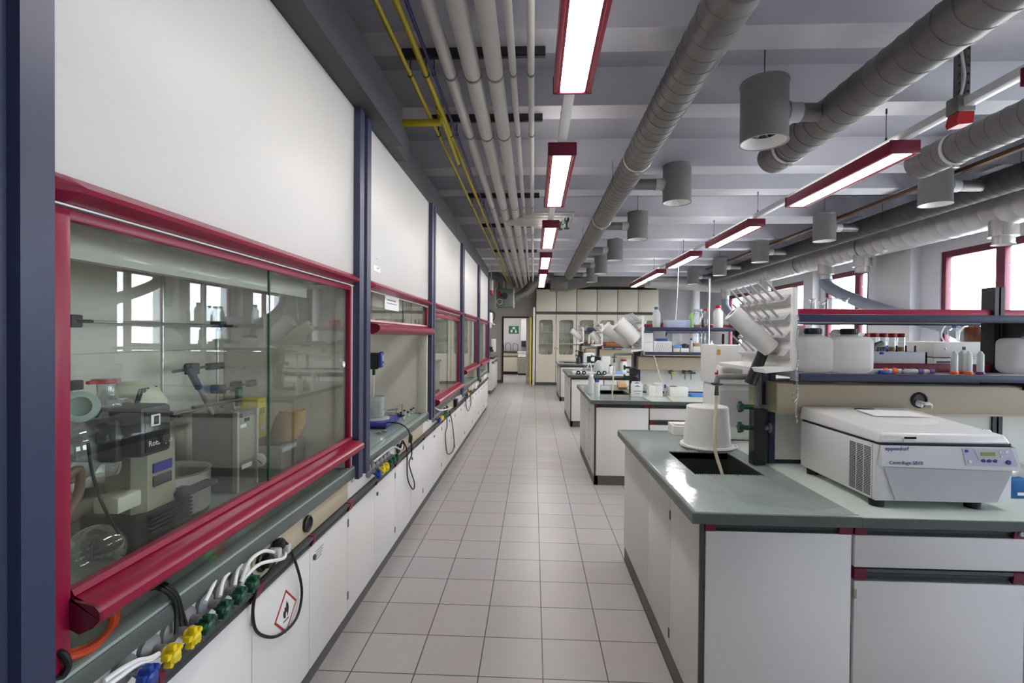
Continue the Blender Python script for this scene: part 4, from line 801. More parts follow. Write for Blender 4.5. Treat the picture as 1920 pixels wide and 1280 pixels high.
for k in range(3):
    x = -1.35 + .3 * k; t = T('glass_rack', 'white wire drying rack with glassware beyond the far door, %s of three' % ('first', 'second', 'third')[k], 'rack', (x, 20.6, .95))
    b = B()
    for q in range(5): b.tube([(x - .1, 20.5 + .05 * q, .95), (x - .1, 20.5 + .05 * q, 1.25), (x, 20.5 + .05 * q, 1.33 - .03 * k), (x + .1, 20.5 + .05 * q, 1.2), (x + .1, 20.5 + .05 * q, .95)], .007, n=6)
    b.build('wire', DGREY, t)

# ================================================================== BENCHES
BY = [1.90, 5.22, 8.60, 12.02]; XE = 5.0
bn = ['first bench nearest the camera', 'second bench', 'third bench', 'farthest bench']
SX0, SX1 = .80, 1.14      # sink
def bench(i):
    y0 = BY[i]; y1 = y0 + 1.65; yc = y0 + .825; nm = bn[i]; zt = .91
    # --- sink cabinet
    t = T('sink_cabinet', 'white sink cabinet at the aisle end of the ' + nm, 'cabinet', (.95, yc, 0), 'white cabinets of the benches')
    B().box(.675, 1.23, y0 + .06, y1 - .06, .1, .655).build('body', TOE, t); B().box(.70, 1.24, y0 + .07, y1 - .07, 0, .1).box(.66, .70, y0 + .045, y1 - .045, 0, .1).box(.66, 1.24, y0 + .045, y0 + .07, 0, .1).box(.66, 1.24, y1 - .07, y1 - .045, 0, .1).build('plinth', TOE, t)
    for a, b_ in ((y0 + .045, y0 + .44), (y0 + .442, y0 + .885), (y0 + .887, y1 - .045)): 
        d = B().box(.655, .675, a, b_ - .003, .104, .872, .0015).build('end_panel', W_CAB, t)
    for z in (.72, .16): B().box(.652, .659, y0 + .435, y0 + .45, z, z + .042).build('hinge', DGREY, t)
    B().box(.658, .673, y0 + .034, y0 + .06, .1, .872).build('corner_strip', RAILM, t)
    B().box(.678, 1.229, y0 + .032, y0 + .06, .104, .83, .0015).build('front_panel', W_CAB, t)
    B().box(.678, 1.229, y1 - .06, y1 - .032, .104, .83, .0015).build('back_panel', W_CAB, t)
    rail(.675, 1.232, y0 + .05, t, ends=(.04, .05)); 
    # --- drawer units
    xs = [1.236, 1.875, 2.515, 3.155, 3.795, 4.435] if i == 0 else [1.236, 1.875, 2.515, 3.155]
    for k, (a, b_) in enumerate(zip(xs, xs[1:])):
        t = T('drawer_unit', 'white drawer and door unit of the %s, %s from its sink' % (nm, ['first', 'second', 'third', 'fourth', 'fifth'][k]), 'cabinet', ((a + b_) / 2, yc, 0), 'white cabinets of the benches')
        B().box(a + .002, b_ - .002, y0 + .06, y1 - .06, .1, .86).build('body', TOE, t); B().box(a, b_, y0 + .07, y1 - .07, 0, .1).build('plinth', TOE, t)
        d = B().box(a + .006, b_ - .006, y0 + .032, y0 + .06, .705, .828, .0015).build('drawer', W_CAB, t)
        rail(a + .004, b_ - .004, y0 + .05, t, lock=True); rail(a + .004, b_ - .004, y0 + .05, t, z=.70)
        B().box(a + .006, b_ - .006, y0 + .032, y0 + .06, .104, .652, .0015).build('door', W_CAB, t)
        B().box(a + .004, b_ - .004, y1 - .06, y1 - .032, .104, .83).build('back_panel', W_CAB, t)
        B().box(a + .002, a + .012, y0 + .028, y0 + .036, .585, .62).build('hinge', OLIVE, t)
    # --- worktops
    t = T('bench_worktop', 'grey green glossy sink worktop on the aisle end of the ' + nm, 'worktop', (.93, yc, .872), 'bench worktops')
    sy0, sy1 = y0 + .54, y0 + 1.015
    b = B(); g = .038
    for x0, x1, a, b_ in ((.62, SX0, y0, y1), (SX1, 1.24, y0, y1), (SX0, SX1, y0, sy0), (SX0, SX1, sy1, y1)): b.box(x0, x1, a, b_, .872, zt)
    for x0, x1, a, b_ in ((.615, .632, y0, y1), (.615, 1.24, y0 - .005, y0 + .012), (.615, 1.24, y1 - .012, y1 + .005)): b.box(x0, x1, a, b_, zt - .038, zt + .006, .004)
    b.m(1).box(.612, .616, y0 - .008, y1 + .008, .871, zt).box(.612, 1.24, y0 - .009, y0 - .005, .871, zt).build('slab', [BTOP, TOPD], t)
    s = B()
    for x0, x1, a, b_ in ((SX0 - .01, SX0, sy0, sy1), (SX1, SX1 + .01, sy0, sy1), (SX0 - .01, SX1 + .01, sy0 - .01, sy0), (SX0 - .01, SX1 + .01, sy1, sy1 + .01)): s.box(x0, x1, a, b_, .68, .905)
    s.box(SX0 - .01, SX1 + .01, sy0 - .01, sy1 + .01, .665, .68); s.build('sink_basin', mat('dark ceramic basin', (58, 62, 60), .3), t)
    rb = B()
    for k in range(30): x = SX0 + .006 + k * .0112; rb.box(x, x + .005, sy0 - .012, sy0 + .001, zt - .004, zt + .003)
    if i == 0:
        for k in range(34): rb.box(.87 + k * .0108, .874 + k * .0108, y0 + .06 + .012 * abs(k - 20) * .3, sy0 - .02, zt - .001, zt + .0012)
    rb.build('drain_ribs', BTOP, t); rb = B()
    for k in range(30): x = SX0 + .006 + k * .0112; rb.box(x, x + .005, sy1 - .001, sy1 + .012, zt - .004, zt + .003)
    rb.build('drain_ribs', BTOP, t)
    xe = xs[-1] + .1
    t = T('bench_worktop', 'pale green work surface filling the rest of the ' + nm, 'worktop', ((1.24 + xe) / 2, yc, .872), 'bench worktops')
    b = B().box(1.243, xe, y0, y1, .872, zt, .004); b.m(1).box(1.243, xe, y0 - .007, y0, .871, zt - .004).build('slab', [BTOPL, TOPD], t)
    # --- service rack
    t = T('bench_shelf_rack', 'dark blue shelf rack with beige channel on the ' + nm, 'shelf rack', (2.4, yc, zt), 'bench shelf racks')
    zt2 = 1.86
    for x in ((1.225, 2.42, 3.7) if i == 0 else (1.225, 2.42)):
        ww = .075 if x < 2 else .05
        p = [(x, yc - .04), (x + ww * .4, yc - .04), (x + ww * .4, yc - .032), (x + ww * .6, yc - .032), (x + ww * .6, yc - .04), (x + ww, yc - .04), (x + ww, yc + .04), (x, yc + .04)]
        B().prism(p, 'z', zt, zt2 if x > 2 else 1.40).build('post', NAVY if x < 2 else BLACK, t)
        for z in (1.41, 1.70):
            for s in (-1,) if x > 2 else (): B().prism([(yc + s * .05, z - .03), (yc + s * .25, z - .03), (yc + s * .05, z - .14)], 'x', x + .03, x + .06).build('bracket', BLACK, t)
    b = B()
    for s in (-1, 1):
        ya, yb = sorted((yc + s * .16, yc + s * .045)); b.m(0).box(1.25, xe, ya, yb, 1.20, 1.352, .004).m(1).box(1.246, 1.252, ya - .002, yb + .002, 1.198, 1.355)
    b.m(2).box(1.33, xe, yc - .163, yc - .159, 1.346, 1.352).m(0).box(1.25, xe, yc - .163, yc - .159, 1.198, 1.208).build('service_channel', [BEIGE, mat('olive end cap %d' % i, (150, 146, 112), .5), RAILM], t)
    B().box(1.30, xe, yc - .03, yc + .03, .93, 1.20).m(1).box(1.30, xe, yc - .035, yc + .035, zt, .93).build('splash_panel', [mat('pale panel %d' % i, (224, 222, 215), .5), SEAM], t)
    for x in ((at(1724, 745, Y=2.56).x,) if i == 0 else (2.06,)):
        s = B(); s.lathe([(.04, 0), (.04, .008), (.033, .013), (.028, .004), (0, .004)], (x, yc - .16, 1.275), (0, -1, 0), 26); so = s.build('socket', BLACK, t)
        B().box(x - .02, x + .022, yc - .164, yc - .161, 1.21, 1.22).build('socket_label', YBOX if i == 0 else WHITE, t)
    for z, hh, dp in ((1.385, .025, .27), (1.672, .028, .25)):
        for s in (-1, 1):
            ya, yb = (yc - dp, yc - .02) if s < 0 else (yc + .02, yc + dp)
            b = B().box(1.30, xe, ya, yb, z, z + hh, .003); e = yc + s * dp; b.m(1).box(1.30, xe, e - .012, e + .012, z - .008, z + hh + .001, .003).m(2).box(1.285, 1.30, min(e, e - s * .06), max(e, e - s * .06), z - .012, z + hh + .004, .002)
            b.build('shelf_board', [GLSH if z > 1.5 and i else mat('light shelf surface %d%d' % (i, s), (186, 186, 190), .35), NAVY, LGREY], t)
        B().box(1.285, xe, yc - .02, yc + .02, z + hh * .5, z + hh + .042, .004).build('centre_lip', CRIM, t)
    return t
GLSH = mat('grey shelf board', (150, 152, 156), .35)
def rail(a, b_, y, t, z=.872, ends=(.045, .045), lock=False):
    p = [(y, z), (y - .02, z), (y - .022, z - .012), (y - .008, z - .022), (y - .006, z - .032), (y - .016, z - .042), (y, z - .042)]
    B().prism(p, 'x', a + ends[0], b_ - ends[1]).build('grip_rail', RAILM, t)
    for c, d in ((a, a + ends[0]), (b_ - ends[1], b_)):
        e = B().prism([(y, z), (y - .021, z), (y - .0225, z - .012), (y - .018, z - .043), (y, z - .043)], 'x', c, d).build('rail_end', CRIM_D, t)
    if lock: B().cyl((b_ - .022, y - .018, z - .022), (b_ - .022, y - .028, z - .022), .009, n=16).build('lock', LGREY, t)
for i in range(4): bench(i)
# white steel poles hanging between ceiling and benches
for x, y, z0, lb in ((at(1329, 600, Y=5.75).x, 5.75, 1.37, 'slim chrome vertical rod crossing both shelves of the second bench'),):
    tag(B().cyl((x, y, z0), (x, y, 2.26), .010, n=10).build('vertical_rod', CHROME if x > 2 else WHITE), lb, 'rod')
# ================================================================== DRYING RACKS AND TAPS AT THE BENCH ENDS
def rack(i, label, z1=1.83, pegs=True):
    y0 = BY[i] + .555; y1 = y0 + .58; x = 1.262; z0 = 1.43
    t = T('drying_rack', label, 'drying rack', (x, (y0 + y1) / 2, z0), 'white peg drying racks')
    B().box(x, x + .02, y0, y1, z0, z1, .003).box(x - .003, x + .022, y0 - .012, y0, z0, z1, .002).build('board', WHITE, t)
    b = B()
    rows = [z1 - .075, z1 - .165, z1 - .255, z1 - .345]
    for z in rows: b.prism([(x, z + .045), (x - .028, z + .01), (x, z - .01)], 'y', y0 + .015, y1 - .01)
    b.build('ledge', LGREY, t)
    for r, z in enumerate(rows):
        n = 6 if r % 2 == 0 else 5
        for k in range(n):
            yy = y0 + .06 + (.09 * k if r % 2 == 0 else .045 + .09 * k)
            B().cyl((x - .006, yy, z + .015), (x - .10, yy, z + .112), .0068, .0052, n=10).build('peg', LGREY, t)
    B().prism([(x + .005, z0 - .005), (x - .125, z0 - .02), (x - .13, z0 + .0), (x - .12, z0 + .004), (x + .005, z0 + .012)], 'y', y0 - .01, y1 + .01).build('drip_tray', WHITE, t)
    for yy in (y0 + .02, y1 - .02):
        for z in (z0 + .05, z1 - .04): B().cyl((x - .004, yy, z), (x, yy, z), .006, n=10).build('screw', GREY, t)
    return t
rack(0, 'white peg drying rack holding a black tube, at the aisle end of the first bench')
rack(1, 'white peg drying rack with two big paper rolls, at the end of the second bench')
rack(2, 'white peg drying rack at the aisle end of the third bench')
rack(3, 'white peg drying rack at the aisle end of the farthest bench')
def roll(label, p0, p1, r, rc=.02):
    p0, p1 = Vector(p0), Vector(p1); d = p1 - p0; L = d.length
    t = T('paper_roll', label, 'paper roll', (p0 + p1) / 2 - Vector((0, 0, r)))
    B().lathe([(rc, 0), (r - .004, 0), (r, .004), (r, L - .004), (r - .004, L), (rc, L)], p0, d, 30, False).build('paper', PAPER, t)
    B().lathe([(rc, .002), (rc - .002, .002), (rc - .002, L - .002), (rc, L - .002), (rc, .002)], p0, d, 20, False).build('core', CARD, t)
roll('white paper towel roll stuck slantwise on the pegs of the nearest drying rack', at(1372, 586, Y=2.60), at(1446, 655, Y=2.58), .048)
yq = BY[1] + .7
roll('large white paper roll in front on the second bench drying rack', (1.0, yq - .05, 1.75), (1.22, yq - .05, 1.55), .095)
roll('large white paper roll behind on the second bench drying rack', (.88, yq + .22, 1.70), (1.18, yq + .22, 1.50), .075)
roll('white paper roll on the pegs of the third bench drying rack', (1.10, BY[2] + .72, 1.66), (1.24, BY[2] + .72, 1.5), .06)
roll('white paper roll on the pegs of the farthest bench drying rack', (.98, BY[3] + .8, 1.74), (1.23, BY[3] + .8, 1.55), .07)
t = T('black_tube', 'black plastic tube hanging slantwise from the nearest drying rack', 'tube', (1.14, 2.62, 1.34))
B().lathe([(.022, 0), (.028, 0), (.028, .245), (.022, .245), (.022, 0)], (1.128, 2.60, 1.345), (.36, .02, .9), 26, False).build('tube', BLACK, t)
for z in (.02, .2): B().cyl((1.128 + .36 * z, 2.575 + .02 * z, 1.345 + .9 * z), (1.128 + .36 * z, 2.57, 1.345 + .9 * z), .004, n=8).build('rivet', DGREY, t)
c = T('hanging_chain', 'thin metal chain hanging from the upper shelf corner of the nearest bench', 'chain', (1.285, 2.44, 1.16))
b = B()
for k in range(50):
    z = 1.69 - k * .0105; xx = 1.282 + .004 * math.sin(k * .4); q = (k % 2) * PI / 2
    b.tube([(xx + .0035 * math.cos(a) * math.cos(q), 2.44 + .0035 * math.cos(a) * math.sin(q), z + .0065 * math.sin(a)) for a in [j * PI / 4 for j in range(9)]], .0012, n=4, smooth=1, cap=False)
b.build('chain', CHROME, c)
B().tube([(1.283, 2.44, 1.33), (1.262, 2.44, 1.30), (1.268, 2.44, 1.275), (1.285, 2.44, 1.29)], .003, n=6).build('hook', CHROME, c)
def tapset(i, label, hose=None):
    y = BY[i] + .79; X0 = 1.20; t = T('water_tap', label, 'tap', (X0, y, .92), 'grey water taps at the bench ends')
    B().cyl((X0, y - .03, 1.10), (X0, y - .03, 1.345), .016).tube([(X0, y - .03, 1.33), (X0, y - .03, 1.372), (X0 - .035, y - .03, 1.375), (1.02, y - .03, 1.375), (.985, y - .03, 1.372), (.98, y - .03, 1.34)], .015, n=12, smooth=1).build('spout_pipe', GREY, t)
    B().lathe([(.016, .0), (.03, .004), (.03, .012), (.015, .016)], (.98, y - .03, 1.328), n=16).lathe([(.012, 0), (.008, .05)], (.98, y - .03, 1.275), n=14).build('nozzle', DGREY, t)
    for z in (1.105, 1.215):
        B().cyl((X0 - .04, y - .03, z), (X0 + .06, y - .03, z), .013).lathe([(.026, 0), (.026, .012)], (X0 + .05, y - .03, z), (1, 0, 0), 18).build('valve_body', GREY, t)
        k = B().cyl((X0 - .09, y - .03, z), (X0 - .03, y - .03, z), .013)
        for q in range(5):
            a = q * 2 * PI / 5; k.obox((X0 - .095, y - .03 + .02 * math.cos(a), z + .02 * math.sin(a)), (.02, .02, .014), Matrix.Rotation(a, 3, 'X'), .004)
        k.cyl((X0 - .106, y - .03, z), (X0 - .085, y - .03, z), .018); k.build('star_knob', DGREEN, t)
    B().box(1.165, 1.222, y - .06, y + .0, .912, 1.0 if False else 1.21).build('ribbed_cover', BLACK, t)
    return t
tapset(0, 'grey pipe water tap with two green star knobs over the nearest sink')
tapset(1, 'grey pipe water tap with green star knobs over the second bench sink')
tapset(2, 'grey pipe water tap with green star knobs over the third bench sink')
tapset(3, 'grey pipe water tap with green star knobs over the farthest bench sink')
def hosep(i, label, pts): tag(B().tube(pts, .0085, n=12).build('rubber_hose', CREAM), label, 'hose')
y = BY[0] + .76
hosep(0, 'cream rubber hose hanging from the nearest tap down into the sink', [(.98, y, 1.30), (.978, y, 1.20), (.968, y - .01, 1.08), (.97, y - .02, .98), (.985, y - .05, .90), (1.0, y - .1, .80), (1.01, y - .13, .72)])
y = BY[1] + .76
hosep(1, 'cream rubber hose hanging from the second bench tap towards the wooden block', [(.98, y, 1.30), (.975, y, 1.2), (.965, y - .02, 1.05), (.955, y - .05, .95), (.95, y - .06, .86)])

# ================================================================== FIRST BENCH
ZB = .912
t = T('bucket', 'white plastic bucket standing upside down on the edge of the nearest sink', 'bucket', (1.075, 3.07, ZB))
B().lathe([(.157, 0), (.16, .006), (.157, .016), (.15, .018), (.138, .016), (.137, .04), (.121, .243), (.116, .248), (.06, .250), (.055, .247), (0, .247)], (1.075, 3.07, ZB + .002), n=48, cap=False).build('pail', WHITE, t)
B().tube([(.925, 3.02, ZB + .02), (.912, 3.0, ZB + .03), (.93, 2.93, ZB + .022), (1.02, 2.90, ZB + .014), (1.13, 2.90, ZB + .014), (1.215, 2.96, ZB + .02), (1.225, 3.02, ZB + .024)], .005).build('handle', WHITE, t)
t = T('bench_appliance', 'white tall box appliance behind the nearest drying rack', 'appliance', (1.02, 3.36, ZB))
B().box(1.195, 1.45, 3.26, 3.52, ZB, 1.28, .02).box(1.185, 1.47, 3.24, 3.53, 1.28, 1.535, .006).build('body', WHITE2, t)
p = at(1348, 659, Y=3.238); B().box(p.x - .012, p.x + .01, 3.237, 3.24, p.z - .02, p.z + .015).build('hazard_sticker', mat('ochre sticker', (206, 160, 74), .5), t)
B().box(1.22, 1.43, 3.252, 3.262, 1.0, 1.24, .004).build('front_panel', LGREY, t)
rr = roll('white paper roll with red core lying on the bracket below the nearest drying rack', (1.145, 3.10, 1.36), (1.28, 3.08, 1.36), .056, .024)
t = bpy.data.objects['paper_roll.005']; B().box(1.20, 1.23, 3.09, 3.262, 1.353, 1.367).cyl((1.13, 3.10, 1.36), (1.29, 3.08, 1.36), .008, n=8).build('holder_arm', RED, t)
t = T('white_box', 'flat white box with slanted lid on the back of the nearest bench behind the bucket', 'box', (.94, 3.48, ZB))
B().prism([(3.40, ZB), (3.54, ZB), (3.54, ZB + .07), (3.40, ZB + .06)], 'x', .965, 1.11).build('box', WHITE, t); B().box(.985, 1.085, 3.43, 3.52, ZB + .0665, ZB + .0695).build('label_sheet', PAPER, t)
# jerrycans
def jerry(label, x0, x1, ya, yb, z, h=.182):
    t = T('jerrycan', label, 'jerrycan', ((x0 + x1) / 2, (ya + yb) / 2, z), 'white jerrycans')
    B().box(x0, x1, ya, yb, z, z + h, .034, None, 4).lathe([(.05, 0), (.036, .02), (.034, .028)], ((x0 + x1) / 2 + .01, (ya + yb) / 2 - .03, z + h - .012), n=24).build('body', JERRY, t)
    k = B()
    cx, cy = (x0 + x1) / 2 + .01, (ya + yb) / 2 - .03
    k.lathe([(.036, 0), (.038, .004), (.038, .028), (.034, .03), (0, .03)], (cx, cy, z + h + .01), n=30)
    for q in range(24): a = q * PI / 12; k.box(-.0015, .0015, .037, .0395, z + h + .014, z + h + .036, 0, Matrix.Translation((cx, cy, 0)) @ Matrix.Rotation(a, 4, 'Z'))
    k.build('cap', BLACK, t)
    B().tube([(cx - .02, yb - .04, z + h - .01), (cx - .02, yb - .05, z + h + .025), (cx - .02, yb - .1, z + h + .025)], .01).build('handle', JERRY, t)
    return t
ZL = 1.412; ZU = 1.702
jerry('white jerrycan with black cap beside the peg rack on the nearest bench shelf', 1.325, 1.487, 2.47, 2.69, ZL)
jerry('white jerrycan with black cap, second from the peg rack on the nearest bench shelf', 1.489, 1.672, 2.46, 2.69, ZL)
jerry('white jerrycan cut by the right picture edge beside the black shelf post', at(1893, 650, Y=2.60).x, at(1893, 650, Y=2.60).x + .2, 2.58, 2.70, ZL)
def tube_flask(i, label, x, y, z, h, r):
    tag(B().lathe([(0, 0), (r, 0), (r, h - .01), (r * 1.5, h), (r * 1.4, h - .004), (r * .88, h - .014), (r * .88, .006), (0, .006)], (x, y, z), n=18, cap=False).build('glass_cylinder', FLASK), label, 'glassware', 'glass cylinders on the nearest upper shelf')
for i, (px, top, r) in enumerate(((1484, 560, .016), (1523, 560, .015), (1541, 566, .014), (1560, 558, .024), (1583, 559, .016))):
    p = at(px, top, Y=2.86); tube_flask(i, 'glass cylinder behind the nearest upper shelf lip, %s from the peg rack' % ['first', 'second', 'third', 'fourth', 'fifth'][i], p.x, 2.86, ZU, max(.09, p.z - ZU), r)
# lying and standing sample tubes
def lying(label, px, capm, L=.085):
    p = at(px, 691, Y=2.50); x, yy, r = p.x, 2.50 + random.uniform(0, .02), .013
    t = T('sample_tube', label, 'sample tube', (x, yy, ZL), 'sample tubes lying on the nearest shelf')
    B().lathe([(0, 0), (.007, .012), (r * .85, .02), (r * .85, L)], (x - L, yy, ZL + r), (1, 0, .0), 16, False).build('tube', PLAST, t)
    B().cyl((x - .004, yy, ZL + r + .001), (x + .018, yy, ZL + r + .001), r + .0015, n=20).build('cap', capm, t)
for px, m_, lb in ((1657, ORC, 'lying sample tube with orange cap nearest the jerrycans'), (1676, ORC, 'lying sample tube with orange cap, second from the jerrycans'), (1695, PURP, 'lying sample tube with purple cap next to the orange capped pair'), (1713, PURP, 'lying sample tube with purple cap, second purple from the jerrycans'), (1722, PURP, 'lying sample tube with purple cap tight beside another purple cap'), (1743, PURP, 'lying sample tube with purple cap nearest the upright tubes')): lying(lb, px, m_)
for px, m_, dy, lb in ((1789, ORC, 0, 'upside down conical tube with orange cap, nearest the lying tubes'), (1803, ORC, .05, 'upside down conical tube with orange cap, half hidden behind two others'), (1816, ORC, 0, 'upside down conical tube with orange cap, beside the purple capped one'), (1838, PURP, 0, 'upside down conical tube with purple cap beside the black post')):
    x = at(px, 695, Y=2.50 + dy).x; yy = 2.50 + dy; t = T('conical_tube', lb, 'sample tube', (x, yy, ZL), 'upside down conical tubes')
    B().lathe([(.0165, 0), (.0175, .002), (.0175, .012), (.0165, .014), (0, .014)], (x, yy, ZL), n=22).build('cap', m_, t)
    B().lathe([(.0145, .013), (.0145, .098), (.005, .115), (0, .116)], (x, yy, ZL), n=20, cap=False).build('tube', PLAST, t)
t = T('pipette_gun', 'grey dispensing pipette with blue buttons leaning behind the second jerrycan', 'pipette', (1.75, 2.58, ZL))
B().tube([(1.70, 2.60, ZL + .01), (1.715, 2.60, ZL + .06), (1.75, 2.60, ZL + .13), (1.79, 2.60, ZL + .15)], [.006, .01, .016, .012] if False else .013, n=12).build('body', GREY, t)
B().obox((1.795, 2.585, ZL + .125), (.022, .012, .014), None, .003).obox((1.778, 2.585, ZL + .098), (.018, .012, .012), None, .003).build('button', BLUE, t)
B().box(1.70, 1.755, 2.48, 2.53, ZL, ZL + .016, .003).build('stand', BLUE, t)
t = T('tube_rack', 'white acrylic rack with small vials behind the lip of the nearest lower shelf', 'rack', (1.98, 2.86, ZL))
b = B().box(1.78, 2.17, 2.80, 2.94, ZL, ZL + .012).box(1.78, 2.17, 2.80, 2.806, ZL, ZL + .10).box(1.78, 2.17, 2.93, 2.94, ZL, ZL + .10).box(2.16, 2.17, 2.80, 2.94, ZL, ZL + .10); b.build('frame', mat('milky acrylic', (226, 228, 232), .25), t)
for k in range(5): B().cyl((1.92 + k * .05, 2.82, ZL + .10), (1.92 + k * .05, 2.82, ZL + .135), .005, n=8).build('pin', PURP, t)
for k in range(6):
    x = 1.90 + k * .052; t = jar('red capped sample bottle in the nearest shelf row, %s from the jerrycans' % ['first', 'second', 'third', 'fourth', 'fifth', 'sixth'][k], x, 2.98, ZL + .0, .021, .205, FLASK, RED, 'sample_bottle', 'bottle', 'red capped sample bottles', .85)
    B().cyl((x, 2.98, ZL + .09), (x, 2.98, ZL + .125), .018, n=16).build('soil_sample', mat('brown sample %d' % k, (130 + 12 * k, 100 + 10 * k, 60), .7), t)
tag(B().box(1.78, 2.2, 2.955, 3.0, ZL - .002, ZL + .0).build('bottle_ledge', LGREY), 'thin grey ledge under the red capped sample bottles', 'ledge')
tag(B().lathe([(0, 0), (.06, 0), (.062, .004), (.062, .19), (.05, .2), (.05, .215), (0, .215)], (1.50, 2.87, ZL), n=24).build('plastic_jar', WHITE), 'white wide jar behind the two jerrycans on the nearest shelf', 'jar')
tag(B().box(1.74, 1.88, 2.87, 2.97, ZL + .19, ZL + .205).box(1.745, 1.875, 2.875, 2.965, ZL, ZL + .19).build('metal_tin', STEEL), 'steel tin with lid behind the second jerrycan', 'tin')
# analyser stack with solvent bottles
t = T('analyser_stack', 'stack of white analyser modules on the back of the nearest bench', 'instrument', (2.9, 3.3, ZB))
b = B(); sx = at(1750, 660, Y=3.10).x
for k, (z, h) in enumerate(((ZB, .16), (1.075, .15), (1.23, .15), (1.385, .085), (1.474, .095))): b.box(sx, sx + .36, 3.10, 3.52, z, z + h, .008)
b.build('module', WHITE2, t)
B().box(sx + .02, sx + .34, 3.096, 3.10, 1.40, 1.403).box(sx + .02, sx + .2, 3.096, 3.10, 1.44, 1.452).box(sx + .04, sx + .2, 3.096, 3.10, 1.32, 1.36).build('front_slot', DGREY, t)
B().box(sx + .17, sx + .185, 3.094, 3.10, 1.52, 1.54).build('power_button', DGREY, t)
ZT2 = 1.571
jar('amber solvent bottle with blue cap standing on the white analyser stack', at(1826, 620, Y=3.24).x, 3.24, ZT2, .05, .125, AMBER, BLUE, 'solvent_bottle', 'bottle', None, .35)
jar('clear solvent bottle with blue cap on the white analyser stack', at(1789, 620, Y=3.2).x, 3.2, ZT2, .03, .10, FLASK, BLUE, 'solvent_bottle', 'bottle', None, .4)
jar('clear solvent bottle with dark cap between the two blue capped bottles', at(1806, 620, Y=3.3).x, 3.3, ZT2, .035, .11, FLASK, DGREY, 'solvent_bottle', 'bottle', None, .35)
Q = lambda px, py, Y=3.15: at(px, py, Y=Y)
b = B().tube([Q(1789, 607, 3.2), Q(1778, 606), Q(1768, 618), Q(1765, 630), Q(1770, 640), Q(1773, 655, 3.085)], .004, n=6).tube([Q(1826, 606, 3.24), Q(1812, 610), Q(1800, 622), Q(1796, 638)], .004, n=6)
tag(b.build('solvent_tubing', WHITE), 'white solvent tubing looping from bottles down the analyser stack', 'tubing')
tag(B().box(sx - .26, sx - .01, 3.08, 3.45, ZB, 1.43, .006).build('instrument_box', DGREY), 'dark flat instrument left of the white analyser stack', 'instrument')

# centrifuge
t = T('centrifuge', 'white bench centrifuge with display panel on the nearest bench', 'centrifuge', (1.62, 2.3, ZB))
x0, x1, ya, yb = 1.362, 1.885, 1.985, 2.552
b = B()
b.box(x0, x1, 2.005, yb, .938, 1.165, .008)
b.hexa([(x0 + .004, 2.01, 1.075), (x1 + .02, 2.01, 1.068), (x1 + .02, 2.06, 1.068), (x0 + .004, 2.06, 1.075)], [(x0, ya, 1.165), (x1 - .005, ya, 1.165), (x1 - .005, 2.06, 1.165), (x0, 2.06, 1.165)])
bo = b.build('body', WHITE2, t)
b = B().hexa([(x0 + .01, ya, 1.082), (x1 + .018, ya, 1.072), (x1 + .018, 2.02, 1.072), (x0 + .01, 2.02, 1.082)], [(x0 + .004, ya - .003, 1.165), (x1 - .012, ya - .003, 1.165), (x1 - .012, 2.02, 1.165), (x0 + .004, 2.02, 1.165)])
con = b.build('front_console', WHITE2, t)
B().hexa([(x0 + .075, 1.999, .945), (x1 - .06, 1.999, .945), (x1 - .06, 2.01, .945), (x0 + .075, 2.01, .945)], [(x0 + .03, 1.999, 1.075), (x1 - .004, 1.999, 1.068), (x1 - .004, 2.01, 1.068), (x0 + .03, 2.01, 1.075)]).build('front_recess', LGREY, t)
B().box(x0 + .008, x1 - .012, 2.0, yb - .005, 1.160, 1.176).build('lid_gap', BLACK, t)
l = B().hexa([(x0 - .008, ya - .002, 1.174), (x1 - .022, ya - .002, 1.176), (x1 - .0, yb, 1.176), (x0 - .008, yb, 1.174)], [(x0 + .012, ya + .012, 1.213), (x1 - .04, ya + .012, 1.211), (x1 - .01, yb - .004, 1.240), (x0 + .0, yb - .004, 1.240)])
bmesh.ops.bevel(l.bm, geom=l.bm.edges[:], offset=.01, segments=3, affect='EDGES', profile=.5)
for f in l.bm.faces: f.smooth = True
l.lathe([(.20, 0), (.19, .006), (.12, .011), (0, .012)], (1.63, 2.33, 1.2215), (0, -.045, 1), 44, False); lid = l.build('lid', WHITE2, t)
sl = lambda yy: 1.212 + (yy - 2.0) * .0475
B().hexa([(1.54, 2.28, sl(2.28) + .009), (1.78, 2.27, sl(2.27) + .009), (1.78, 2.40, sl(2.40) + .009), (1.55, 2.42, sl(2.42) + .009)], [(1.54, 2.28, sl(2.28) + .012), (1.78, 2.27, sl(2.27) + .012), (1.78, 2.40, sl(2.40) + .012), (1.55, 2.42, sl(2.42) + .012)]).build('paper_note', PAPER, lid)
B().tube([(1.575, 2.47, sl(2.47) + .006), (1.60, 2.455, sl(2.46) + .008), (1.64, 2.455, sl(2.46) + .008), (1.665, 2.47, sl(2.47) + .006)], .005).build('grip_notch', DGREY, lid)
B().box(1.385, 1.50, 1.980, 1.9832, 1.192, 1.203).box(1.452, 1.50, 1.980, 1.9835, 1.182, 1.1995).build('lid_sticker', PAPER, lid)
v = B()
for c, yy in enumerate((2.032, 2.078, 2.124)):
    for k in range(29): z = .952 + k * .0068; v.box(x0 - .001, x0 + .002, yy, yy + .039, z, z + .0034)
v.build('vent_slots', BLACK, t)
B().box(x0 - .0008, x0 + .001, 2.021, 2.0225, .94, 1.165).build('panel_joint', GREY, t)
for x in (x0 + .03, x1 - .12):
    for yy in (2.04, yb - .06): B().cyl((x, yy, ZB - .001), (x, yy, .94), .026, .028, 20).build('foot', BLACKR, t)
text('eppendorf', (1.382, 1.9808, 1.146), .0215, NAVYT, con); text('Centrifuge 5810', (1.399, 1.9818, 1.091), .0195, NAVYT, con)
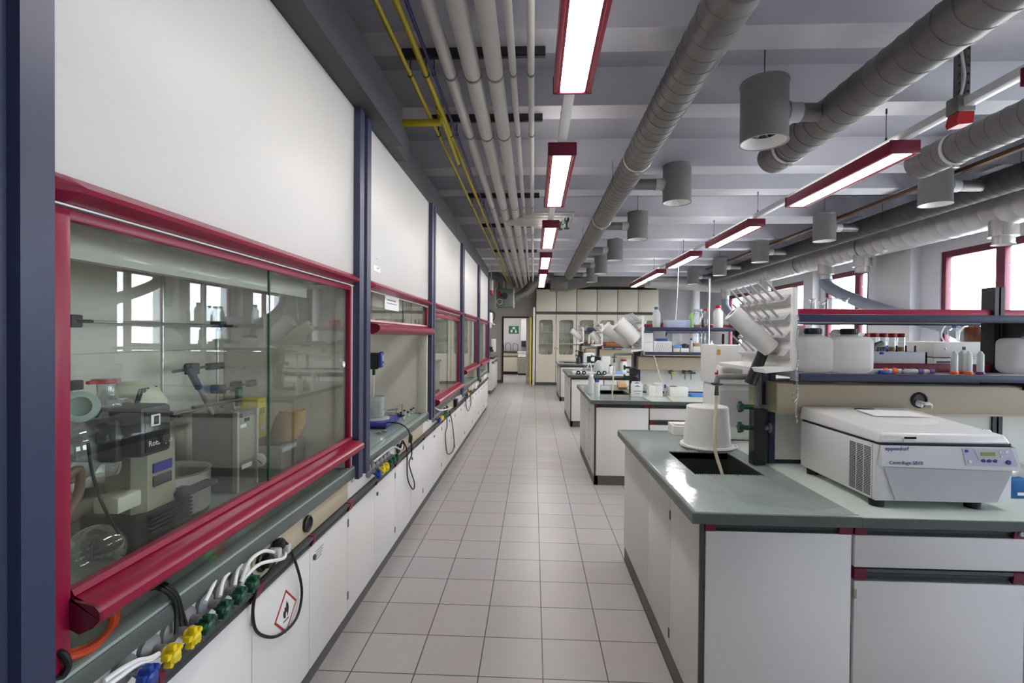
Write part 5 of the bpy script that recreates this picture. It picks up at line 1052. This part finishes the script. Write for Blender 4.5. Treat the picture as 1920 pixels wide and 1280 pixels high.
B().box(1.402, 1.43, 1.9812, 1.9826, 1.131, 1.137).build('small_sticker', PAPER, con)
F = 1.9815
B().hexa([(1.690, F, 1.092), (1.885, F + .001, 1.090), (1.885, F + .01, 1.090), (1.690, F + .01, 1.092)], [(1.672, F - .0012, 1.160), (1.856, F - .0012, 1.162), (1.856, F + .01, 1.162), (1.672, F + .01, 1.160)]).build('control_panel', LAV, con)
cp = B().hexa([(1.735, F - .0016, 1.116), (1.815, F - .0016, 1.114), (1.80, F, 1.112), (1.735, F, 1.116)], [(1.716, F - .0022, 1.157), (1.815, F - .0022, 1.157), (1.815, F, 1.157), (1.716, F, 1.157)]); cp.build('panel_field', LGREY, con)
B().box(1.742, 1.795, F - .0036, F - .0015, 1.132, 1.145).build('display', LCDG, con)
for x, z, r, m_ in ((1.688, 1.149, .006, NAVYT), (1.752, 1.112, .0065, NAVYT), (1.774, 1.112, .0065, NAVYT), (1.796, 1.112, .0065, NAVYT), (1.846, 1.107, .009, NAVYT), (1.703, 1.108, .006, WHITE), (1.814, 1.146, .0045, WHITE), (1.820, 1.129, .0045, WHITE), (1.838, 1.149, .006, WHITE)):
    B().cyl((x, F - .004, z), (x, F, z), r, n=18).build('button', m_, con)
so = at(1726, 752, Y=2.55)
t = T('power_cable', 'white plug and cable in the black socket behind the centrifuge', 'cable', (so.x, 2.55, 1.24))
B().cyl((so.x - .01, 2.562, 1.262), (so.x + .004, 2.54, 1.256), .016, n=18).obox((so.x + .018, 2.535, 1.262), (.03, .02, .016), None, .004).build('plug', WHITE, t)
B().tube([(so.x + .03, 2.535, 1.262), (so.x + .055, 2.55, 1.25), (so.x + .075, 2.585, 1.215), (so.x + .08, 2.61, 1.15), (so.x + .08, 2.61, .96)], .005).build('cord', WHITE, t)
# right edge clutter
t = T('kit_box', 'blue printed kit box at the right edge beside the centrifuge', 'box', (2.08, 2.15, ZB)); p = at(1893, 936, Z=ZB)
B().box(p.x + .03, p.x + .25, p.y + .02, p.y + .14, ZB, ZB + .075, .003).build('carton', TEAL, t); B().box(p.x + .05, p.x + .2, p.y + .018, p.y + .02, ZB + .012, ZB + .024).build('printed_band', WHITE, t)
t = T('glass_stopcock', 'glass stopcock piece with purple band behind the centrifuge corner', 'glassware', (2.15, 2.5, ZB))
B().tube([(2.14, 2.45, 1.13), (2.17, 2.45, 1.15), (2.20, 2.45, 1.135), (2.205, 2.45, 1.08), (2.215, 2.45, .99), (2.22, 2.45, ZB)], .007).cyl((2.16, 2.45, 1.08), (2.27, 2.45, 1.07), .009).lathe([(0, -.02), (.02, -.01), (.02, .01), (0, .02)], (2.205, 2.45, 1.075), (1, 0, 0), 16).build('tube', FLASK, t)
B().cyl((2.165, 2.45, 1.0815), (2.18, 2.45, 1.08), .0115).build('band', PURP, t)
b = B(); N = 9; vv = [[b.bm.verts.new((2.03 + .20 * i / N, 2.2 + .2 * j / N, ZB + .08 + .07 * math.sin(PI * i / N) * math.sin(PI * j / N) + random.uniform(-.012, .012))) for j in range(N + 1)] for i in range(N + 1)]
b._n([b.bm.faces.new((vv[i][j], vv[i + 1][j], vv[i + 1][j + 1], vv[i][j + 1])) for i in range(N) for j in range(N)]); b.box(2.06, 2.2, 2.22, 2.38, ZB, ZB + .09)
tag(b.build('plastic_pouch', glass('clear pouch film', (238, 240, 242), .1, .6, 2, .12, .35)), 'clear crumpled plastic pouch behind the blue kit box', 'pouch')

# ================================================================== SECOND BENCH
yF = 5.84; yB2 = 6.0
P = lambda px, py, Y=yF: at(px, py, Y=Y)
def pbox(name, label, px0, px1, ptop, z, m_, cat='box', Y=yF, d=.14, group=None, bev=.003, h=None):
    a, c = P(px0, ptop, Y), P(px1, ptop, Y); t = B().box(a.x, c.x, Y, Y + d, z, (z + h) if h else max(a.z, z + .02), bev).build(name, m_); return tag(t, label, cat, group)
def pjar(label, pxc, wpx, ptop, z, m_, capm, Y=yF, name='bottle', neck=.5):
    a = P(pxc, ptop, Y); r = wpx * Y / 920 / 2; return jar(label, a.x, Y + r, z, r, max(.06, a.z - z), m_, capm, name, 'bottle', None, neck)
pjar('translucent bottle with teal cap on the second bench upper shelf', 1233, 14, 575, ZU, PLAST, mat('teal cap', (60, 110, 120), .4))
t = T('kit_carton', 'grey blue carton with checked end on the second bench upper shelf', 'box', (1.8, 5.85, ZU)); a, c = P(1250, 595), P(1294, 595)
B().box(a.x, c.x, yF, yF + .15, ZU, ZU + .085, .002).build('carton', mat('grey blue card', (176, 184, 204), .6), t)
b = B()
for k in range(12): b.box(c.x - .045 + .011 * (k % 4), c.x - .038 + .011 * (k % 4), yF - .001, yF, ZU + .008 + .025 * (k // 4), ZU + .022 + .025 * (k // 4))
b.build('check_print', LBLUE, t)
pjar('pointed green bottle on the second bench upper shelf', 1298, 8, 581, ZU, mat('pale green glass', (150, 190, 110), .3), mat('green tip', (120, 170, 80), .4), neck=.2)
pjar('clear squat glass jar on the second bench upper shelf', 1311, 18, 579, ZU, FLASK, PLAST, neck=.8)
pjar('clear bottle with red cap and amber residue on the second bench upper shelf', 1326, 11, 578, ZU, FLASK, RED)
pjar('large white bottle with red cap on the second bench upper shelf', 1350, 17, 572, ZU, WHITE, RED)
pjar('small amber vial beside the squat jar on the second bench upper shelf', 1319, 4, 595, ZU, AMBER, BROWN)
tag(B().box(P(1385, 600).x, P(1420, 600).x, yF + .02, yF + .14, ZU, ZU + .2, .01).build('canister', WHITE), 'white canister on the second bench upper shelf behind the near peg rack', 'canister')
for k, (z, h) in enumerate(((ZL, .11), (ZL + .112, .11))): pbox('white_carton', 'plain white carton by the second bench peg rack, %s of two stacked' % ('lower', 'upper')[k], 1208, 1225, 620, z, PAPER, h=h)
t = pbox('striped_carton', 'white carton with diagonal grey stripes on the second bench lower shelf', 1226, 1260, 634, ZL, PAPER, h=.125)
b = B(); a, c = P(1227, 640), P(1259, 640)
for k in range(9): xs_ = a.x + .01 + k * .021; b.hexa([(xs_, yF - .0012, ZL + .01), (xs_ + .004, yF - .0012, ZL + .01), (xs_ + .004, yF, ZL + .01), (xs_, yF, ZL + .01)], [(xs_ + .03, yF - .0012, ZL + .11), (xs_ + .034, yF - .0012, ZL + .11), (xs_ + .034, yF, ZL + .11), (xs_ + .03, yF, ZL + .11)])
b.build('stripe_print', GREY, t)
pbox('blue_tray', 'small royal blue tip box on top of the striped carton', 1233, 1252, 630, ZL + .126, BLUE, 'box', h=.03, bev=.006)
pbox('white_carton', 'wide white carton behind the blue tip box on the second bench', 1227, 1248, 615, ZL, PAPER, Y=yF + .16, d=.08, h=.25)
pbox('white_carton', 'creased white carton standing behind the blue and cream boxes', 1261, 1279, 618, ZL, WHITE, Y=yF + .12, d=.1, h=.22)
pbox('cream_box', 'small cream box on the second bench lower shelf', 1263, 1275, 647, ZL, CREAM, h=.045)
pbox('blue_box', 'flat blue box lying on the small cream box', 1262, 1279, 642, ZL + .046, LBLUE, h=.028)
pbox('label_box', 'low white box with printed label on the second bench lower shelf', 1277, 1292, 648, ZL, PAPER, h=.045)
tag(B().sph((P(1287, 645).x, yF + .06, ZL + .072), .045, 14, (1, .7, .6)).build('foil_bag', mat('crinkled black foil', (70, 70, 74), .35, .3, vary=.6, scale=20)), 'crinkled dark foil bag on the printed label box', 'bag')
pbox('white_carton', 'small white carton beside the crimson box on the second bench', 1300, 1314, 645, ZL, PAPER, h=.07)
pbox('crimson_box', 'crimson and white kit box on the second bench lower shelf', 1316, 1325, 643, ZL, CRIM, h=.075)
pbox('brown_box', 'small brown box on the white carton beside the crimson box', 1302, 1311, 634, ZL + .071, CARD, h=.035)
pjar('small bottle with purple cap on the second bench lower shelf', 1297, 6, 634, ZL, PLAST, PURP)
pjar('white dispenser bottle at the chrome rod on the second bench', 1335, 9, 638, ZL, WHITE, LGREY)
for k in range(4): pjar('hanging clear glass funnel behind the second bench rod, %s from the left' % ['first', 'second', 'third', 'fourth'][k], 1306 + 7 * k, 6, 618, ZL + .1, FLASK, GREY, Y=6.22)
tag(B().box(P(1300, 640, 6.2).x, P(1332, 640, 6.2).x, 6.18, 6.28, ZL, ZL + .098).build('glass_stand', WHITE), 'white stand carrying the glass funnels on the second bench', 'stand')
t = T('pump_bottle', 'clear bottle with black pump and yellow base behind the near appliance', 'bottle', (2.15, 6.15, ZL)); a = P(1356, 640, 6.15)
B().cyl((a.x, 6.15, ZL + .1), (a.x, 6.15, ZL + .22), .016).build('pump', BLACK, t); B().lathe([(.03, 0), (.03, .08), (.012, .1)], (a.x, 6.15, ZL), n=16).build('base', YELP, t)
# gas taps on the splash panel
for k, (px, m_) in enumerate(((1258, YELP), (1283, GREY), (1294, DGREY))):
    p = at(px, 697, Y=6.0); t = T('bench_tap', '%s gas tap on the pale splash panel of the second bench' % ['yellow marked', 'middle grey', 'dark grey star handled'][k], 'tap', p, 'taps on the splash panel')
    B().lathe([(.028, 0), (.028, .01), (.014, .014), (.012, .05)], (p.x, 6.014, p.z), (0, -1, 0), 20).cyl((p.x, 5.97, p.z), (p.x, 5.97, p.z - .09), .006, n=10).build('valve', GREY, t)
    B().obox((p.x + .02, 5.955, p.z - .01), (.06, .016, .02), None, .004).build('lever', m_, t)
# worktop things
def on(px, py): return at(px, py, Z=ZB)
p = on(1195, 744); t = T('milk_carton', 'white reagent carton with blue mountain print by the second bench sink', 'carton', p)
B().box(p.x - .058, p.x + .058, p.y, p.y + .09, ZB, ZB + .14, .003).prism([(p.x - .058, ZB + .14), (p.x + .058, ZB + .14), (p.x + .05, ZB + .17), (p.x - .05, ZB + .17)], 'y', p.y + .03, p.y + .06).build('carton', PAPER, t)
B().prism([(p.x - .035, ZB + .115), (p.x, ZB + .132), (p.x + .035, ZB + .115)], 'y', p.y - .0015, p.y).box(p.x - .045, p.x + .045, p.y - .0015, p.y, ZB + .06, ZB + .068).box(p.x - .03, p.x + .03, p.y - .0015, p.y, ZB + .035, ZB + .04).prism([(p.x - .03, ZB + .15), (p.x, ZB + .166), (p.x + .03, ZB + .15)], 'y', p.y + .0245, p.y + .0275).build('mountain_print', mat('slate blue ink', (90, 116, 150), .6), t)
def wash(px, py, h, r, m_, capm, label, bend):
    p = on(px, py); t = T('wash_bottle', label, 'bottle', p, 'wash bottles on the second bench')
    B().lathe([(0, 0), (r, 0), (r, h * .78), (r * .7, h * .86), (r * .6, h * .9)], p, n=24).build('body', m_, t); B().cyl(p + Vector((0, 0, h * .88)), p + Vector((0, 0, h)), r * .75, n=20).build('cap', capm, t)
    q = p + Vector((0, 0, h)); B().tube([q, q + Vector((0, 0, .07 * bend)), q + Vector((-.02, 0, .10 * bend)), q + Vector((-.045, 0, .06 * bend))] if bend > .9 else [q, q + Vector((0, 0, .06))], .005, n=8).build('spout', WHITE if bend > .9 else capm, t)
wash(1108, 738, .23, .034, PLAST, WHITE, 'clear wash bottle with white bent spout on the second bench corner', 1.3)
wash(1119, 744, .19, .034, PLAST, BLUE, 'clear wash bottle with blue cap on the second bench corner', .5)
p = on(1167, 729); t = T('wood_block', 'pale wooden block lying across the back of the second bench sink', 'block', p)
B().obox((p.x, p.y + .02, ZB + .055), (.115, .18, .02), Matrix.Rotation(.35, 3, 'X'), .003).box(p.x - .055, p.x + .055, p.y + .08, p.y + .1, ZB, ZB + .075).build('board', WOOD, t); B().box(p.x - .055, p.x + .05, p.y - .04, p.y - .0, ZB + .001, ZB + .018).build('foot', WOOD, t)
p = on(1210, 736); t = T('reagent_vial', 'small clear reagent bottle beside the mountain print carton', 'vial', p); B().lathe([(0, 0), (.022, 0), (.022, .06), (.012, .075), (.012, .085)], p, n=18).build('vial', FLASK, t); B().cyl(p + Vector((0, 0, .083)), p + Vector((0, 0, .1)), .014).build('cap', LGREY, t)
for k, (px0, px1, py, h, lb) in enumerate(((1217, 1228, 743, .125, 'narrow white box leftmost beside the reagent bottle on the second bench'), (1228, 1242, 743, .14, 'white box with open flap in the middle of the second bench'), (1256, 1289, 743, .105, 'long white tissue box on the second bench worktop'))):
    a, c = on(px0, py), on(px1, py); t = T('white_carton', lb, 'box', a); B().box(a.x, c.x, a.y, a.y + .13, ZB, ZB + h, .002).build('carton', PAPER, t)
    if k == 2: B().sph(((a.x + c.x) / 2 - .05, a.y + .06, ZB + h), .03, 12, (1.6, .8, .5)).build('tissue', GREY, t)
    if k == 1: B().obox(((a.x + c.x) / 2, a.y + .01, ZB + h + .006), (c.x - a.x, .05, .002), Matrix.Rotation(.4, 3, 'X')).build('flap', PAPER, t)
p = on(1247, 742); t = T('marker_cup', 'blue capped pen standing beside the long tissue box', 'pen', p); B().cyl(p, p + Vector((0, 0, .1)), .01).build('barrel', LGREY, t); B().cyl(p + Vector((0, 0, .09)), p + Vector((0, 0, .13)), .013).build('cap', BLUE, t)
a, c = on(1296, 744), on(1334, 744); tag(B().box(a.x, c.x, a.y, a.y + .16, ZB, ZB + .032, .003).build('book', LBLUE), 'light blue book lying on the second bench worktop', 'book')
a, c = on(1308, 735), on(1340, 735); tag(B().box(a.x, c.x, a.y + .12, a.y + .2, ZB, ZB + .05, .003).build('tray', BLACK), 'black tray behind the light blue book', 'tray')
p = on(1293, 733); tag(B().box(p.x - .03, p.x + .03, p.y + .08, p.y + .082, ZB, ZB + .05).build('sticky_note', mat('yellow green note', (206, 230, 60), .7)), 'yellow green sticky note standing behind the tissue box', 'note')
tag(B().tube([at(1222, 660, Y=5.78), at(1228, 672, Y=5.77), at(1234, 695, Y=5.7), at(1240, 715, Y=5.6), on(1244, 735) + Vector((0, 0, .06)), on(1252, 744) + Vector((0, 0, .008)), on(1259, 752) + Vector((0, 0, .006))], .006, n=8).build('power_cable', CREAM), 'cream cable hanging from the second bench shelf down to the worktop', 'cable')

# ================================================================== THIRD AND FARTHEST BENCH
def on3(px, py): return at(px, py, Z=ZB)
t = T('roller_mixer', 'white roller tray with black wheels at the front of the third bench', 'mixer', (.95, 8.75, ZB))
B().box(.70, 1.30, 8.72, 8.86, ZB + .02, ZB + .05, .01).build('base', WHITE, t)
for x in (.80, .90, 1.16, 1.26): B().cyl((x, 8.70, ZB + .035), (x, 8.73, ZB + .035), .036, n=20).m(1).cyl((x, 8.696, ZB + .035), (x, 8.70, ZB + .035), .014, n=12).build('wheel', [BLACKR, WHITE], t)
for x in (.8, 1.2): B().box(x - .03, x + .03, 8.74, 8.84, ZB, ZB + .02).build('foot', BLACK, t)
tag(B().sph((.80, 8.79, ZB + .088), .05, 16, (1.5, .8, .75)).build('plastic_bag', PLAST), 'rounded clear bag lying on the near end of the roller tray', 'bag')
tag(B().lathe([(0, 0), (.09, 0), (.10, .06), (.07, .16), (.03, .2), (0, .2)], (1.17, 8.8, ZB + .052), n=18).build('plastic_bag', PLAST), 'tall crumpled clear bag standing on the roller tray', 'bag')
for k in range(5):
    tag(B().lathe([(0, 0), (.012, .004), (.012, .13), (.014, .132)], (.92 + .033 * k, 8.8, ZB + .051), n=12, cap=False).build('test_tube', FLASK), 'clear test tube standing in the row on the roller tray', 'test tube', 'test tubes on the roller tray')
jar('white bottle with red cap on the third bench worktop', 1.70, 9.3, ZB, .06, .25, WHITE, RED, neck=.75)
tag(B().box(1.27, 1.42, 9.1, 9.3, ZB, ZB + .32, .004).build('white_carton', PAPER), 'tall white carton behind the roller tray on the third bench', 'box')
t = T('reagent_can', 'small white can with black spout on the third bench', 'can', (1.42, 8.95, ZB)); B().box(1.38, 1.48, 8.92, 9.0, ZB, ZB + .14, .012).build('can', WHITE, t); B().cyl((1.40, 8.96, ZB + .138), (1.40, 8.96, ZB + .17), .02).build('spout', BLACK, t)
tag(B().box(1.47, 1.62, 8.95, 9.05, ZB, ZB + .05, .004).build('tip_rack', mat('pale blue rack', (140, 176, 222), .4)), 'pale blue tip rack beside the red capped bottle on the third bench', 'rack')
z3 = 1.412; y3 = BY[2] + .58
for k in range(9):
    jar('amber sample bottle in the row on the third bench lower shelf', 1.37 + .035 * k, y3, z3, .015, .06, mat('amber row %d' % k, (176, 112, 40), .3) if k == 0 else AMB9, WOOD, 'amber_bottle', 'bottle', 'amber bottles on the third bench', .8) if k else (globals().__setitem__('AMB9', mat('amber glass row', (176, 112, 40), .3)), jar('amber sample bottle in the row on the third bench lower shelf', 1.37, y3, z3, .015, .06, AMB9, WOOD, 'amber_bottle', 'bottle', 'amber bottles on the third bench', .8))
for k, (x, w_, h, m_, lb) in enumerate(((1.72, .12, .06, CRIM_D, 'dark red box next to the amber bottles on the third bench'), (1.92, .1, .05, LGREY, 'grey box at the inner end of the third bench lower shelf'), (1.42, .3, .1, PAPER, 'white box behind on the third bench upper shelf'), (1.85, .2, .16, CRIM, 'crimson box on the third bench upper shelf'))):
    z = z3 if k < 2 else ZU; tag(B().box(x - w_ / 2, x + w_ / 2, y3 + (.0 if k < 2 else .02), y3 + .13, z, z + h, .003).build('shelf_box', m_), lb, 'box')
for k in range(4): jar('white capped clear bottle on the third bench upper shelf, %s from the aisle' % ['first', 'second', 'third', 'fourth'][k], 1.45 + .16 * k, y3 + .36, ZU, .04, .17, PLAST, WHITE)
tag(B().sph((1.17, BY[1] + .95, 1.475), .05, 18, (1, 1, .7)).build('bowl', WHITE), 'white upturned bowl above the second bench tap', 'bowl')
t = T('balance', 'white analytical instrument with dark screen on the farthest bench', 'instrument', (1.42, 12.6, ZB)); B().box(1.28, 1.55, 12.5, 12.8, ZB, ZB + .27, .03).build('housing', WHITE2, t); B().box(1.36, 1.46, 12.49, 12.5, ZB + .02, ZB + .18).build('window', BLACK, t)
jar('dark bottle at the front of the farthest bench worktop', 1.12, 12.2, ZB, .05, .2, DGREY, BLACK)
for k in range(4): jar('narrow ivory bottle in the row on the farthest bench shelf', 1.42 + .09 * k, BY[3] + .6, z3, .03, .22, IVORY, WHITE, 'ivory_bottle', 'bottle', 'ivory bottles on the farthest bench', .6)
for k, (x, m_, lb) in enumerate(((1.5, NAVY_D, 'dark blue box on the farthest bench upper shelf'), (1.8, DGREY, 'dark grey box on the farthest bench upper shelf'))): tag(B().box(x - .12, x + .12, BY[3] + .6, BY[3] + .75, ZU, ZU + .12, .003).build('shelf_box', m_), lb, 'box')

tag(B().tube([at(1272, 505, Y=9.6), at(1270, 560, Y=9.6), at(1266, 610, Y=9.6), at(1268, 640, Y=9.6)], .006, n=6).cyl(at(1272, 505, Y=9.6), at(1272, 505, Y=9.6) * 1 + Vector((0, 0, 3.42 - at(1272, 505, Y=9.6).z)), .006, n=6).build('pull_cord', WHITE), 'thin white cord hanging from the ceiling over the third bench', 'cord')
